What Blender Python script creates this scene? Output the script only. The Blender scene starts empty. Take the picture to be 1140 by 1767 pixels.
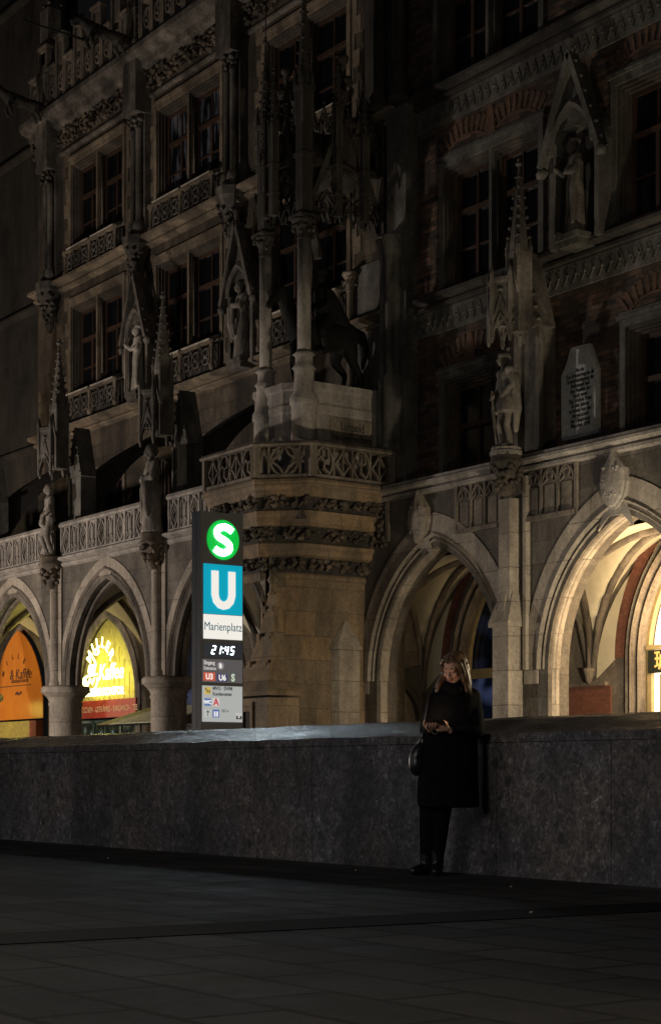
import bpy, bmesh, math, random
from mathutils import Vector, Matrix, noise
random.seed(7)
PI = math.pi
# ---------------------------------------------------------------- camera
TH = math.radians(54.8); FPX = 2980.0; CX = 570.0; HY = 1335.0; EYE = 0.77
CT, ST = math.cos(TH), math.sin(TH)
SC = bpy.context.scene
COL = SC.collection
cd = bpy.data.cameras.new('camera'); cam = bpy.data.objects.new('camera', cd); COL.objects.link(cam)
cd.sensor_fit = 'HORIZONTAL'; cd.sensor_width = 36.0
cd.lens = FPX * 36.0 / 1140.0
cd.shift_y = (HY - 883.5) / 1140.0
cd.clip_start = 0.1; cd.clip_end = 500
cam.location = (0, 0, EYE); cam.rotation_euler = (PI/2, 0, TH)
SC.camera = cam
# ---------------------------------------------------------------- night sky, exposure, street lamps and added fill lamps
w = bpy.data.worlds.new("World"); SC.world = w; w.use_nodes = True
bg = w.node_tree.nodes['Background']; bg.inputs[0].default_value = (0.95, 0.97, 1.0, 1); bg.inputs[1].default_value = 0.0036
SC.view_settings.view_transform = 'Standard'; SC.view_settings.look = 'None'
SC.view_settings.exposure = 0.0; SC.view_settings.gamma = 1.0
SC.cycles.use_denoising = True
SC.cycles.max_bounces = 5
SC.cycles.sample_clamp_indirect = 4.0
def lamp(name, loc, power, col, size=0.3, target=None, spot=None, blend=0.6):
    l = bpy.data.lights.new(name, 'SPOT' if spot else 'POINT')
    l.energy = power; l.color = col; l.shadow_soft_size = size
    o = bpy.data.objects.new(name, l); COL.objects.link(o); o.location = loc
    if spot:
        l.spot_size = math.radians(spot); l.spot_blend = blend
        d = Vector(target) - Vector(loc); o.rotation_euler = d.to_track_quat('-Z', 'Y').to_euler()
    return o
WARM = (1.0, 0.78, 0.55); NEUT = (1.0, 0.9, 0.8); COOL = (0.72, 0.82, 1.0)
lamp('street_and_fill_light', (-59, 14, 2.6), 2400, (1, .76, .52), 0.35)
lamp('street_and_fill_light', (-46, 10.5, 2.2), 3900, (1, .87, .75), 0.35)
lamp('street_and_fill_light', (-19.0, -12, 5.0), 250, (.95, .95, 1.0), 1.2)
lamp('street_and_fill_light', (-21.2, 23.0, 2.4), 1250, (1, .84, .58), 0.2)
lamp('street_and_fill_light', (-7.6, -2.5, 4.4), 640, (1, .92, .86), 1.6)  # unseen fill lamp added to brighten the low wall and the woman
lamp('street_and_fill_light', (-24, -7, 4.5), 470, (1, .93, .90), 1.5)  # unseen fill lamp added to lift the left end of the wall
lamp('street_and_fill_light', (-9.0, 13.6, 2.25), 700, (1, .82, .52), .25)  # unseen lamp added to rim the woman's hair with warm light

# ---------------------------------------------------------------- helpers
def U(x, D):
    t = (x - CX) / FPX
    return D * (-ST + t * CT) / (CT + t * ST)
def Z(x, y, D):
    t = (x - CX) / FPX
    return EYE + (HY - y) / FPX * D / (CT + t * ST)

def I(a, d, z): return (a, d, z)
class MB:
    """collects geometry; f maps (along, depth, z) to the world"""
    def __init__(s, f=None):
        s.v = []; s.q = []; s.sm = []; s.mi = []; s.f = f or I; s.m = 0
    def add(s, pts, faces, smooth=False):
        n = len(s.v); s.v += [s.f(*p) for p in pts]
        for fc in faces:
            s.q.append([n + i for i in fc]); s.sm.append(smooth); s.mi.append(s.m)
    def box(s, a0, a1, d0, d1, z0, z1):
        p = [(a0,d0,z0),(a1,d0,z0),(a1,d1,z0),(a0,d1,z0),(a0,d0,z1),(a1,d0,z1),(a1,d1,z1),(a0,d1,z1)]
        s.add(p, [(0,3,2,1),(4,5,6,7),(0,1,5,4),(1,2,6,5),(2,3,7,6),(3,0,4,7)])
    def loft(s, rings, cap=True, closed=True, smooth=False):
        k = len(rings[0]); pts = [p for r in rings for p in r]; fs = []
        for i in range(len(rings)-1):
            for j in range(k if closed else k-1):
                a = i*k+j; b = i*k+(j+1) % k
                fs.append((a, b, b+k, a+k))
        if cap and closed:
            fs.append(tuple(range(k-1, -1, -1))); fs.append(tuple((len(rings)-1)*k+j for j in range(k)))
        s.add(pts, fs, smooth)
    def prism(s, poly, z0, z1, sc=1.0, c=None):
        if c is None: c = (sum(p[0] for p in poly)/len(poly), sum(p[1] for p in poly)/len(poly))
        s.loft([[(p[0], p[1], z0) for p in poly], [(c[0]+(p[0]-c[0])*sc, c[1]+(p[1]-c[1])*sc, z1) for p in poly]])
    def plate(s, outline, d0, d1):
        """outline of (a,z) extruded in depth"""
        s.loft([[(a, d0, z) for a, z in outline], [(a, d1, z) for a, z in outline]])
    def lathe(s, a, d, prof, seg=12, smooth=True, rot=0.0):
        s.loft([[(a+r*math.cos(2*PI*k/seg+rot), d+r*math.sin(2*PI*k/seg+rot), z) for k in range(seg)] for r, z in prof], smooth=smooth)
    def tube(s, path, r, seg=6, closed=False, smooth=True):
        P = [Vector(p) for p in path]; n = len(P); rings = []
        rr = r if isinstance(r, (list, tuple)) else [r]*n
        up = Vector((0.13, 0.97, 0.21)).normalized()
        for i in range(n):
            t = (P[(i+1) % n] - P[i-1]) if closed else (P[min(i+1, n-1)] - P[max(i-1, 0)])
            if t.length < 1e-9: t = Vector((0,0,1))
            t.normalize(); x = t.cross(up)
            if x.length < 0.05: x = t.cross(Vector((1,0,0)))
            x.normalize(); y = t.cross(x)
            rings.append([tuple(P[i] + x*rr[i]*math.cos(2*PI*k/seg) + y*rr[i]*math.sin(2*PI*k/seg)) for k in range(seg)])
        if closed: rings.append(rings[0])
        s.loft(rings, cap=not closed, smooth=smooth)
    def bar(s, path, w, d, closed=False):
        """flat rib following an (a,z) path in the plane: width w in plane, from depth d[0] to d[1]"""
        n = len(path); rings = []
        for i in range(n):
            p = Vector(path[i]); a = Vector(path[(i+1) % n] if closed else path[min(i+1, n-1)]); b = Vector(path[i-1] if (closed or i) else path[0])
            t = a - b
            if t.length < 1e-9: t = Vector((1, 0))
            t.normalize(); nn = Vector((-t.y, t.x)) * w/2
            rings.append([(p.x-nn.x, d[0], p.y-nn.y), (p.x+nn.x, d[0], p.y+nn.y), (p.x+nn.x, d[1], p.y+nn.y), (p.x-nn.x, d[1], p.y-nn.y)])
        if closed: rings.append(rings[0])
        s.loft(rings, cap=not closed)
    def blob(s, c, r, sq=(1,1,1), seg=6):
        rings = []; ph = random.random()*6
        for i in range(1, 4):
            th = PI*i/4
            rings.append([(c[0]+r*sq[0]*math.sin(th)*math.cos(2*PI*k/seg+ph)*random.uniform(.7,1.25),
                           c[1]+r*sq[1]*math.sin(th)*math.sin(2*PI*k/seg+ph)*random.uniform(.7,1.25),
                           c[2]+r*sq[2]*math.cos(th)*random.uniform(.8,1.2)) for k in range(seg)])
        s.loft(rings, smooth=True)
    def leaf(s, c, r):
        """a curled carved leaf: bent quad pair with thickness"""
        a = random.random()*2*PI; t = random.uniform(-.9, .9)
        X = Vector((math.cos(a), math.sin(a)*.5, math.sin(a+.6))).normalized()*r
        Y = Vector((-math.sin(a)*.6, -.6, math.cos(a)))*r*.55
        c = Vector(c); N = Vector((0, -1, 0))*r*.5
        p = [c-X, c-X*.3+Y, c+X*.5+Y*.7+N*t, c+X*1.1+N*.8, c+X*.5-Y*.7+N*t, c-X*.3-Y, c+N*.9]
        s.add([tuple(q) for q in p], [(0,1,6),(1,2,6),(2,3,6),(3,4,6),(4,5,6),(5,0,6),(0,5,4,3,2,1)])
    def build(s, name, mat, parent=None, recalc=True):
        me = bpy.data.meshes.new(name); me.from_pydata(s.v, [], s.q)
        mats = mat if isinstance(mat, (list, tuple)) else [mat]
        for m in mats: me.materials.append(m)
        me.polygons.foreach_set('use_smooth', s.sm); me.polygons.foreach_set('material_index', s.mi)
        if recalc:
            b = bmesh.new(); b.from_mesh(me); bmesh.ops.recalc_face_normals(b, faces=b.faces); b.to_mesh(me); b.free()
        me.update()
        return link(name, me, parent)
MW = {}
def wm(o): return MW.get(o.name, Matrix.Identity(4))
def link(name, me, parent=None):
    o = bpy.data.objects.new(name, me); COL.objects.link(o)
    if parent is not None:
        o.parent = parent; o.matrix_parent_inverse = wm(parent).inverted()
    return o
def thing(name, label, cat, loc=(0,0,0), rz=0.0, group=None):
    o = bpy.data.objects.new(name, None); COL.objects.link(o); o.location = loc; o.rotation_euler = (0,0,rz)
    o.empty_display_size = .2
    MW[o.name] = Matrix.Translation(loc) @ Matrix.Rotation(rz, 4, 'Z')
    return tag(o, label, cat, group)
def tag(o, label=None, cat=None, group=None, kind=None):
    if label: o['label'] = label
    if cat: o['category'] = cat
    if group: o['group'] = group
    if kind: o['kind'] = kind
    return o

# ---------------------------------------------------------------- materials
def new_mat(name):
    m = bpy.data.materials.new(name); m.use_nodes = True
    nt = m.node_tree; return m, nt, nt.nodes['Principled BSDF']
def N(nt, typ, **kw):
    n = nt.nodes.new(typ)
    for k, v in kw.items():
        if hasattr(n, k): setattr(n, k, v)
        else: n.inputs[k].default_value = v
    return n
def L(nt, a, b): nt.links.new(a, b)
def c4(c): return (c[0], c[1], c[2], 1)
def mix(nt, fac, a, b, mode='MIX'):
    n = nt.nodes.new('ShaderNodeMix'); n.data_type = 'RGBA'; n.blend_type = mode
    for sock, v in ((n.inputs[0], fac), (n.inputs[6], a), (n.inputs[7], b)):
        if hasattr(v, 'links'): L(nt, v, sock)
        elif isinstance(v, (tuple, list)): sock.default_value = c4(v)
        else: sock.default_value = v
    return n.outputs[2]
def ramp(nt, src, stops):
    r = nt.nodes.new('ShaderNodeValToRGB'); cr = r.color_ramp
    while len(cr.elements) < len(stops): cr.elements.new(.5)
    for e, (p, c) in zip(cr.elements, stops): e.position = p; e.color = c4(c) if isinstance(c, tuple) else (c, c, c, 1)
    L(nt, src, r.inputs[0]); return r.outputs[0]
def wallcoord(nt):
    tc = N(nt, 'ShaderNodeTexCoord'); sp = N(nt, 'ShaderNodeSeparateXYZ'); L(nt, tc.outputs['Object'], sp.inputs[0])
    ad = N(nt, 'ShaderNodeMath', operation='ADD'); L(nt, sp.outputs[0], ad.inputs[0]); L(nt, sp.outputs[1], ad.inputs[1])
    cb = N(nt, 'ShaderNodeCombineXYZ'); L(nt, ad.outputs[0], cb.inputs[0]); L(nt, sp.outputs[2], cb.inputs[1])
    return tc.outputs['Object'], cb.outputs[0]
def noise_(nt, vec, scale, detail=5, rough=.6, stretch=None):
    if stretch:
        mp = N(nt, 'ShaderNodeMapping'); mp.inputs['Scale'].default_value = stretch; L(nt, vec, mp.inputs[0]); vec = mp.outputs[0]
    n = N(nt, 'ShaderNodeTexNoise'); n.inputs['Scale'].default_value = scale; n.inputs['Detail'].default_value = detail
    n.inputs['Roughness'].default_value = rough; L(nt, vec, n.inputs['Vector']); return n.outputs[0]
def stone(name, c1, c2, dirt=(.06,.05,.045), blocks=None, mortar=(.05,.045,.04), rough=.85, bump=.5, dirtpos=.5, msize=.012):
    m, nt, b = new_mat(name); obj, wc = wallcoord(nt)
    if blocks:
        br = N(nt, 'ShaderNodeTexBrick'); br.offset = .5; L(nt, wc, br.inputs['Vector'])
        br.inputs['Color1'].default_value = c4(c1); br.inputs['Color2'].default_value = c4(c2); br.inputs['Mortar'].default_value = c4(mortar)
        br.inputs['Scale'].default_value = 1.0; br.inputs['Mortar Size'].default_value = msize; br.inputs['Mortar Smooth'].default_value = .3
        br.inputs['Brick Width'].default_value = blocks[0]; br.inputs['Row Height'].default_value = blocks[1]
        base = br.outputs['Color']; bf = br.outputs['Fac']
        # every block weathers differently
        wn = noise_(nt, obj, .9, 3, .6)
        base = mix(nt, ramp(nt, wn, [(.35, 0.0), (.65, .45)]), base, c2)
    else:
        base = mix(nt, ramp(nt, noise_(nt, obj, 1.7, 4), [(.35, 0.0), (.65, 1.0)]), c1, c2); bf = None
    st = ramp(nt, noise_(nt, obj, 1.3, 7, .68, (1, 1, .3)), [(dirtpos-.14, 1.0), (dirtpos+.14, 0.0)])
    st2 = N(nt, 'ShaderNodeMath', operation='MULTIPLY'); L(nt, st, st2.inputs[0]); st2.inputs[1].default_value = .86
    base = mix(nt, st2.outputs[0], base, dirt)
    base = mix(nt, 1.0, base, ramp(nt, noise_(nt, obj, .55, 5, .7, (1, 1, .6)), [(.3, .62), (.7, 1.3)]), 'MULTIPLY')
    fine = noise_(nt, obj, 14, 5, .7)
    base = mix(nt, 1.0, base, ramp(nt, fine, [(.25, .6), (.75, 1.25)]), 'MULTIPLY')
    L(nt, base, b.inputs['Base Color']); b.inputs['Roughness'].default_value = rough
    bp = N(nt, 'ShaderNodeBump'); bp.inputs['Strength'].default_value = bump; bp.inputs['Distance'].default_value = .03
    hsum = noise_(nt, obj, 6, 8, .7)
    if bf is not None:
        mm = N(nt, 'ShaderNodeMath', operation='SUBTRACT'); L(nt, hsum, mm.inputs[0]); L(nt, bf, mm.inputs[1]); hsum = mm.outputs[0]
    L(nt, hsum, bp.inputs['Height']); L(nt, bp.outputs[0], b.inputs['Normal'])
    return m
def plain(name, col, rough=.6, metal=0.0, var=.25, scale=8, bump=.15):
    m, nt, b = new_mat(name); tc = N(nt, 'ShaderNodeTexCoord')
    n = noise_(nt, tc.outputs['Object'], scale, 5)
    base = mix(nt, 1.0, col, ramp(nt, n, [(.3, 1-var), (.7, 1+var)]), 'MULTIPLY')
    L(nt, base, b.inputs['Base Color']); b.inputs['Roughness'].default_value = rough; b.inputs['Metallic'].default_value = metal
    bp = N(nt, 'ShaderNodeBump'); bp.inputs['Strength'].default_value = bump; bp.inputs['Distance'].default_value = .01
    L(nt, n, bp.inputs['Height']); L(nt, bp.outputs[0], b.inputs['Normal'])
    return m
def emit(name, col, strength, base=None):
    m, nt, b = new_mat(name); b.inputs['Base Color'].default_value = c4(base or col)
    b.inputs['Emission Color'].default_value = c4(col); b.inputs['Emission Strength'].default_value = strength
    b.inputs['Roughness'].default_value = .4
    return m
M = {}
M['ashlar'] = stone('ashlar', (.20,.16,.12), (.10,.08,.06), (.025,.02,.016), blocks=(.85,.42), mortar=(.10,.08,.065), dirtpos=.52)
M['arcade'] = stone('arcade_ashlar', (.27,.235,.20), (.14,.12,.10), (.05,.043,.038), blocks=(1.05,.48), bump=.8, mortar=(.20,.175,.15), dirtpos=.50)
M['turret'] = stone('turret_ashlar', (.50,.33,.18), (.27,.21,.15), (.10,.08,.055), blocks=(.95,.58), dirtpos=.47, mortar=(.14,.11,.08), bump=.35)
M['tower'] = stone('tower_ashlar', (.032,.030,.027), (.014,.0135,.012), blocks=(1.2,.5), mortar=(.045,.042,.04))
M['carved'] = stone('carved_stone', (.37,.315,.255), (.27,.225,.185), bump=.6)
M['band'] = stone('arch_stone', (.50,.44,.37), (.36,.31,.26), (.12,.10,.085), blocks=(2.2,.75), bump=.4, dirtpos=.42, mortar=(.2,.17,.14))
M['rail'] = stone('rail_stone', (.46,.42,.385), (.33,.30,.275), (.10,.09,.085), bump=.5, dirtpos=.43)
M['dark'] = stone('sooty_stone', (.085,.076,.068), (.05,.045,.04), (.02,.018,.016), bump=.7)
M['statue'] = stone('statue_stone', (.44,.39,.34), (.28,.25,.215), (.05,.045,.04), bump=.5, dirtpos=.48)
M['ledge'] = stone('ledge_stone', (.36,.29,.215), (.20,.16,.12), (.06,.048,.036), bump=.5, dirtpos=.48)
M['spire'] = stone('sooty_carving', (.33,.295,.26), (.16,.14,.125), (.03,.027,.024), bump=.8, dirtpos=.53)
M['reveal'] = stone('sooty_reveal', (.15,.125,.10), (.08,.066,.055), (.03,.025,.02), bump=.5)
M['grey'] = stone('grey_dressing', (.22,.21,.19), (.13,.125,.115), (.04,.038,.035), bump=.6, dirtpos=.5)
M['foliage'] = stone('foliage_stone', (.27,.21,.155), (.11,.09,.072), (.03,.026,.022), bump=.6, dirtpos=.5)
M['brick'] = stone('brick', (.25,.145,.10), (.035,.028,.024), (.02,.015,.013), blocks=(.38,.115), mortar=(.06,.05,.042), msize=.010, bump=.6, dirtpos=.47)
M['brickred'] = stone('red_brick', (.30,.10,.06), (.20,.075,.05), (.09,.04,.03), blocks=(.26,.085), mortar=(.2,.13,.1), msize=.008, dirtpos=.35)
M['brickarch'] = stone('brick_voussoir', (.19,.11,.072), (.11,.066,.045), (.05,.03,.022), bump=.5, dirtpos=.42)
M['plaster'] = plain('vault_plaster', (.66,.60,.46), .9, var=.08, scale=2)
M['wood'] = plain('window_wood', (.060,.034,.024), .5, var=.3)
M['woodlight'] = plain('window_wood_light', (.42,.33,.17), .5, var=.15)
M['sill'] = stone('sill_stone', (.60,.56,.50), (.45,.42,.37), bump=.3, dirtpos=.40)
M['bronze'] = plain('bronze', (.007,.007,.006), .85, .2)
M['verdigris'] = plain('verdigris_bronze', (.20,.30,.27), .7)
M['plaque'] = stone('plaque_stone', (.60,.61,.60), (.50,.51,.52), (.42,.42,.42), bump=.2, dirtpos=.36)
M['ink'] = plain('carved_letters', (.05,.05,.05), .8)
m, nt, b = new_mat('window_glass'); b.inputs['Base Color'].default_value = (.006,.007,.010,1); b.inputs['Roughness'].default_value = .12
b.inputs['Specular IOR Level'].default_value = .5; M['glass'] = m
m, nt, b = new_mat('curtained_glass'); tc = N(nt, 'ShaderNodeTexCoord'); n = noise_(nt, tc.outputs['Object'], 1.3, 3, .6, (2.5, 1, .5)); L(nt, ramp(nt, n, [(.45, (.006,.007,.010)), (.62, (.16,.17,.20))]), b.inputs['Base Color']); b.inputs['Roughness'].default_value = .15; M['curtain'] = m
m, nt, b = new_mat('blue_lit_glass')
tc = N(nt, 'ShaderNodeTexCoord'); n = noise_(nt, tc.outputs['Object'], 1.1, 2)
L(nt, ramp(nt, n, [(.4, (.004,.008,.022)), (.62, (.03,.05,.16))]), b.inputs['Emission Color']); b.inputs['Emission Strength'].default_value = .55
b.inputs['Base Color'].default_value = (.01,.012,.02,1); b.inputs['Roughness'].default_value = .1; M['blueglass'] = m
# paving: big grey setts with dark joints
m, nt, b = new_mat('paving'); tc = N(nt, 'ShaderNodeTexCoord'); obj = tc.outputs['Object']
br = N(nt, 'ShaderNodeTexBrick'); L(nt, obj, br.inputs['Vector']); br.offset = .37
br.inputs['Color1'].default_value = (.050,.048,.047,1); br.inputs['Color2'].default_value = (.022,.022,.0235,1); br.inputs['Mortar'].default_value = (.004,.004,.004,1)
br.inputs['Scale'].default_value = 1; br.inputs['Brick Width'].default_value = .78; br.inputs['Row Height'].default_value = .39; br.inputs['Mortar Size'].default_value = .02
base = mix(nt, 1.0, br.outputs['Color'], ramp(nt, noise_(nt, obj, .7, 8, .72), [(.3,.45),(.7,1.5)]), 'MULTIPLY')
gv = N(nt, 'ShaderNodeTexVoronoi'); gv.inputs['Scale'].default_value = 3.1; L(nt, obj, gv.inputs['Vector']); base = mix(nt, ramp(nt, gv.outputs['Distance'], [(.035,.6),(.05,0.0)]), base, (.02,.02,.02))
base = mix(nt, 1.0, base, ramp(nt, noise_(nt, obj, 90, 3, .8), [(.3,.65),(.7,1.4)]), 'MULTIPLY')
L(nt, base, b.inputs['Base Color'])
L(nt, ramp(nt, noise_(nt, obj, 2.1, 5), [(.35,.68),(.7,.92)]), b.inputs['Roughness']); b.inputs['Specular IOR Level'].default_value = .35
bp = N(nt, 'ShaderNodeBump'); bp.inputs['Strength'].default_value = .6; bp.inputs['Distance'].default_value = .012
mm = N(nt, 'ShaderNodeMath', operation='SUBTRACT'); L(nt, noise_(nt, obj, 25, 6, .7), mm.inputs[0]); L(nt, br.outputs['Fac'], mm.inputs[1]); L(nt, mm.outputs[0], bp.inputs['Height']); L(nt, bp.outputs[0], b.inputs['Normal'])
M['paving'] = m
m, nt, b = new_mat('gutter_setts'); tc = N(nt, 'ShaderNodeTexCoord'); obj = tc.outputs['Object']
base = mix(nt, ramp(nt, noise_(nt, obj, 14, 4, .7), [(.35, 0.0), (.65, 1.0)]), (.004,.004,.004), (.016,.015,.015))
L(nt, base, b.inputs['Base Color']); b.inputs['Roughness'].default_value = .9; b.inputs['Specular IOR Level'].default_value = .15; M['setts'] = m
# conglomerate (nagelfluh) of the low wall: pebbles, pits, light chips
m, nt, b = new_mat('conglomerate'); tc = N(nt, 'ShaderNodeTexCoord'); obj = tc.outputs['Object']
mp = N(nt, 'ShaderNodeMapping'); mp.inputs['Scale'].default_value = (1, 1, .8); L(nt, obj, mp.inputs[0])
wn = N(nt, 'ShaderNodeTexNoise'); wn.inputs['Scale'].default_value = 5; L(nt, mp.outputs[0], wn.inputs['Vector'])
wa = N(nt, 'ShaderNodeVectorMath', operation='MULTIPLY_ADD'); L(nt, wn.outputs['Color'], wa.inputs[0]); wa.inputs[1].default_value = (.07,.07,.07); L(nt, mp.outputs[0], wa.inputs[2])
def vor(scale):
    v = N(nt, 'ShaderNodeTexVoronoi'); v.inputs['Scale'].default_value = scale; L(nt, wa.outputs[0], v.inputs['Vector']); return v
v1, v2, v3 = vor(26), vor(60), vor(7)
s1 = N(nt, 'ShaderNodeSeparateXYZ'); L(nt, v1.outputs['Color'], s1.inputs[0])
s2 = N(nt, 'ShaderNodeSeparateXYZ'); L(nt, v2.outputs['Color'], s2.inputs[0])
s3 = N(nt, 'ShaderNodeSeparateXYZ'); L(nt, v3.outputs['Color'], s3.inputs[0])
base = mix(nt, ramp(nt, noise_(nt, obj, .8, 3), [(.4,0.0),(.6,1.0)]), (.130,.118,.112), (.095,.096,.110))
stk = ramp(nt, noise_(nt, obj, 1.1, 6, .65, (1, 1, .35)), [(.34,.52),(.5,.95),(.68,1.35)]); base = mix(nt, 1.0, base, stk, 'MULTIPLY')
base = mix(nt, 1.0, base, ramp(nt, noise_(nt, obj, 11, 6, .75), [(.3,.55),(.7,1.4)]), 'MULTIPLY')
base = mix(nt, 1.0, base, ramp(nt, s1.outputs[0], [(0,.62),(.5,1.0),(.93,1.12),(.97,1.6)]), 'MULTIPLY')
base = mix(nt, 1.0, base, ramp(nt, s2.outputs[0], [(0,.5),(.6,1.05),(.93,1.2),(.975,2.0)]), 'MULTIPLY')
pit = N(nt, 'ShaderNodeMath', operation='MULTIPLY'); L(nt, ramp(nt, s3.outputs[0], [(.84,0.0),(.86,1.0)]), pit.inputs[0]); L(nt, ramp(nt, v3.outputs['Distance'], [(.22,1.0),(.34,0.0)]), pit.inputs[1])
base = mix(nt, pit.outputs[0], base, (.035,.034,.038))
base = mix(nt, 1.0, base, ramp(nt, noise_(nt, obj, 2.4, 5, .6, (1,1,.5)), [(.3,.6),(.7,1.3)]), 'MULTIPLY')
L(nt, base, b.inputs['Base Color']); b.inputs['Roughness'].default_value = .62
bp = N(nt, 'ShaderNodeBump'); bp.inputs['Strength'].default_value = .5; bp.inputs['Distance'].default_value = .01
L(nt, base, bp.inputs['Height']); L(nt, bp.outputs[0], b.inputs['Normal']); M['wall'] = m
m, nt, b = new_mat('coping_slate'); tc = N(nt, 'ShaderNodeTexCoord'); obj = tc.outputs['Object']
n1 = noise_(nt, obj, 5, 8, .75, (1, 2.2, 1)); base = mix(nt, ramp(nt, n1, [(.3,0.0),(.7,1.0)]), (.035,.033,.037), (.085,.078,.082))
L(nt, base, b.inputs['Base Color']); L(nt, ramp(nt, n1, [(.35,.07),(.65,.30)]), b.inputs['Roughness']); b.inputs['Specular IOR Level'].default_value = .8
bp = N(nt, 'ShaderNodeBump'); bp.inputs['Strength'].default_value = .55; bp.inputs['Distance'].default_value = .03
mpc = N(nt, 'ShaderNodeMapping'); mpc.inputs['Rotation'].default_value = (0, 0, .9); L(nt, obj, mpc.inputs[0]); L(nt, noise_(nt, mpc.outputs[0], 7, 9, .78, (1.0, 4.5, 1)), bp.inputs['Height']); L(nt, bp.outputs[0], b.inputs['Normal']); M['coping'] = m

# ================================================================ GROUND
g = MB(); g.box(-260, 120, -70, 200, -.5, 0)
tag(g.build('ground', M['paving']), kind='structure')
def cam2w(X, Y): return (X*CT - Y*ST, X*ST + Y*CT)
g = MB()
A = cam2w(-4.5, 6.35); B = cam2w(4.6, 11.45)
dx, dy = B[0]-A[0], B[1]-A[1]; ln = math.hypot(dx, dy); nx, ny = -dy/ln*.26, dx/ln*.26
g.loft([[(P[0]-nx, P[1]-ny, -.02), (P[0]+nx, P[1]+ny, -.02), (P[0]+nx, P[1]+ny, .004), (P[0]-nx, P[1]-ny, .004)] for P in (A, B)])
tag(g.build('gutter', M['setts']), kind='structure')

# ================================================================ LOW WALL
DW = 8.5
wt = thing('stone_wall', 'long low dark conglomerate stone wall with sloping coping behind the standing woman', 'wall', (-15, DW+.3, 0))
joints = [U(x, DW) for x in (-560, -330, -190, -85, 20, 102, 190, 295, 408, 538, 685, 856, 1054, 1300, 1600)]
g = MB(); g.m = 0
g.box(joints[0], joints[-1], DW+.012, DW+.6, 0, 1.0)
for a, b_ in zip(joints, joints[1:]):
    g.box(a+.0022, b_-.0022, DW + random.uniform(0, .003), DW+.02, 0.0, 1.0)
g.build('wall_panels', M['wall'], wt)
cj = [U(x, DW) for x in (-560, -300, -60, 130, 290, 470, 690, 830, 1010, 1230, 1600)]
for a, b_ in zip(cj, cj[1:]):
    g = MB(); n = 14; rings = []
    for i in range(n+1):
        u = a+.003 + (b_-a-.006)*i/n
        hgt = lambda k: .012*noise.noise(Vector((u*1.7, k*.8, 3)))
        rings.append([(u, DW-.012, 1.004), (u, DW-.014+.004*noise.noise(Vector((u*4,0,0))), 1.07+hgt(0)), (u, DW+.15, 1.105+hgt(1)), (u, DW+.3, 1.145+hgt(2)), (u, DW+.46, 1.19+hgt(3)), (u, DW+.6, 1.215+hgt(4)), (u, DW+.62, 1.004)])
    g.m = 0; k = 7
    for i in range(n):
        for j in range(k):
            g.m = 0 if j in (0,) else 1
            g.add([rings[i][j], rings[i][(j+1) % k], rings[i+1][(j+1) % k], rings[i+1][j]], [(0,1,2,3)])
    g.m = 0; g.add(rings[0], [tuple(range(k))]); g.add(rings[-1], [tuple(range(k))])
    g.build('coping_stone', [M['wall'], M['coping']], wt)

# ================================================================ GOTHIC HELPERS
def arch_pts(uc, a, zs, h, off=0.0, n=12):
    c = (h*h - a*a) / (2*a); R = a + c + off
    ph = math.acos(max(-1, min(1, -c/R)))       # angle of the apex seen from the left arc's centre
    left = [(uc + c + R*math.cos(PI + (ph-PI)*i/n), zs + R*math.sin(PI + (ph-PI)*i/n)) for i in range(n+1)]
    right = [(2*uc - p[0], p[1]) for p in reversed(left[:-1])]
    return left + right
def arch_path(uc, a, zs, h, off=0.0, z0=None, n=12):
    p = arch_pts(uc, a, zs, h, off, n)
    if z0 is not None: p = [(p[0][0], z0)] + p + [(p[-1][0], z0)]
    return p
def arch_sweep(mb, uc, a, zs, h, prof, z0=None, n=12, cap=True, umax=1e9):
    cols = [[(min(p[0], umax), p[1]) for p in arch_path(uc, a, zs, h, o, z0, n)] for o, d in prof]
    rings = [[(cols[k][i][0], prof[k][1], cols[k][i][1]) for k in range(len(prof))] for i in range(len(cols[0]))]
    mb.loft(rings, cap=cap)
def arch_wall(mb, u0, u1, uc, a, zs, h, ztop, d0, d1, zj=None, n=12):
    """wall panel u0..u1 up to ztop with a pointed opening; solid beside it from zj up"""
    p = arch_pts(uc, a, zs, h, 0, n); zj = zs if zj is None else zj
    for d in (d0, d1):
        for (x0, z0), (x1, z1) in zip(p, p[1:]):
            mb.add([(x0,d,z0),(x1,d,z1),(x1,d,ztop),(x0,d,ztop)], [(0,1,2,3)])
    for (x0, z0), (x1, z1) in zip(p, p[1:]):
        mb.add([(x0,d0,z0),(x1,d0,z1),(x1,d1,z1),(x0,d1,z0)], [(0,1,2,3)])
    mb.box(u0, uc-a, d0, d1, zj, ztop); mb.box(uc+a, u1, d0, d1, zj, ztop)
def grid_wall(mb, u0, u1, z0, z1, d, holes, depth=.5):
    us = sorted(set([u0, u1] + [min(max(v, u0), u1) for h in holes for v in h[:2]])); zs = sorted(set([z0, z1] + [min(max(v, z0), z1) for h in holes for v in h[2:]]))
    for a, b_ in zip(us, us[1:]):
        for c, e in zip(zs, zs[1:]):
            mu, mz = (a+b_)/2, (c+e)/2
            if any(h[0] < mu < h[1] and h[2] < mz < h[3] for h in holes): continue
            mb.add([(a,d,c),(b_,d,c),(b_,d,e),(a,d,e)], [(0,1,2,3)])
    for h in holes:
        a, b_, c, e = h
        mb.add([(a,d,c),(a,d+depth,c),(a,d+depth,e),(a,d,e)], [(0,1,2,3)]); mb.add([(b_,d,c),(b_,d+depth,c),(b_,d+depth,e),(b_,d,e)], [(0,1,2,3)])
        mb.add([(a,d,e),(b_,d,e),(b_,d+depth,e),(a,d+depth,e)], [(0,1,2,3)]); mb.add([(a,d,c),(b_,d,c),(b_,d+depth,c),(a,d+depth,c)], [(0,1,2,3)])
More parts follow.
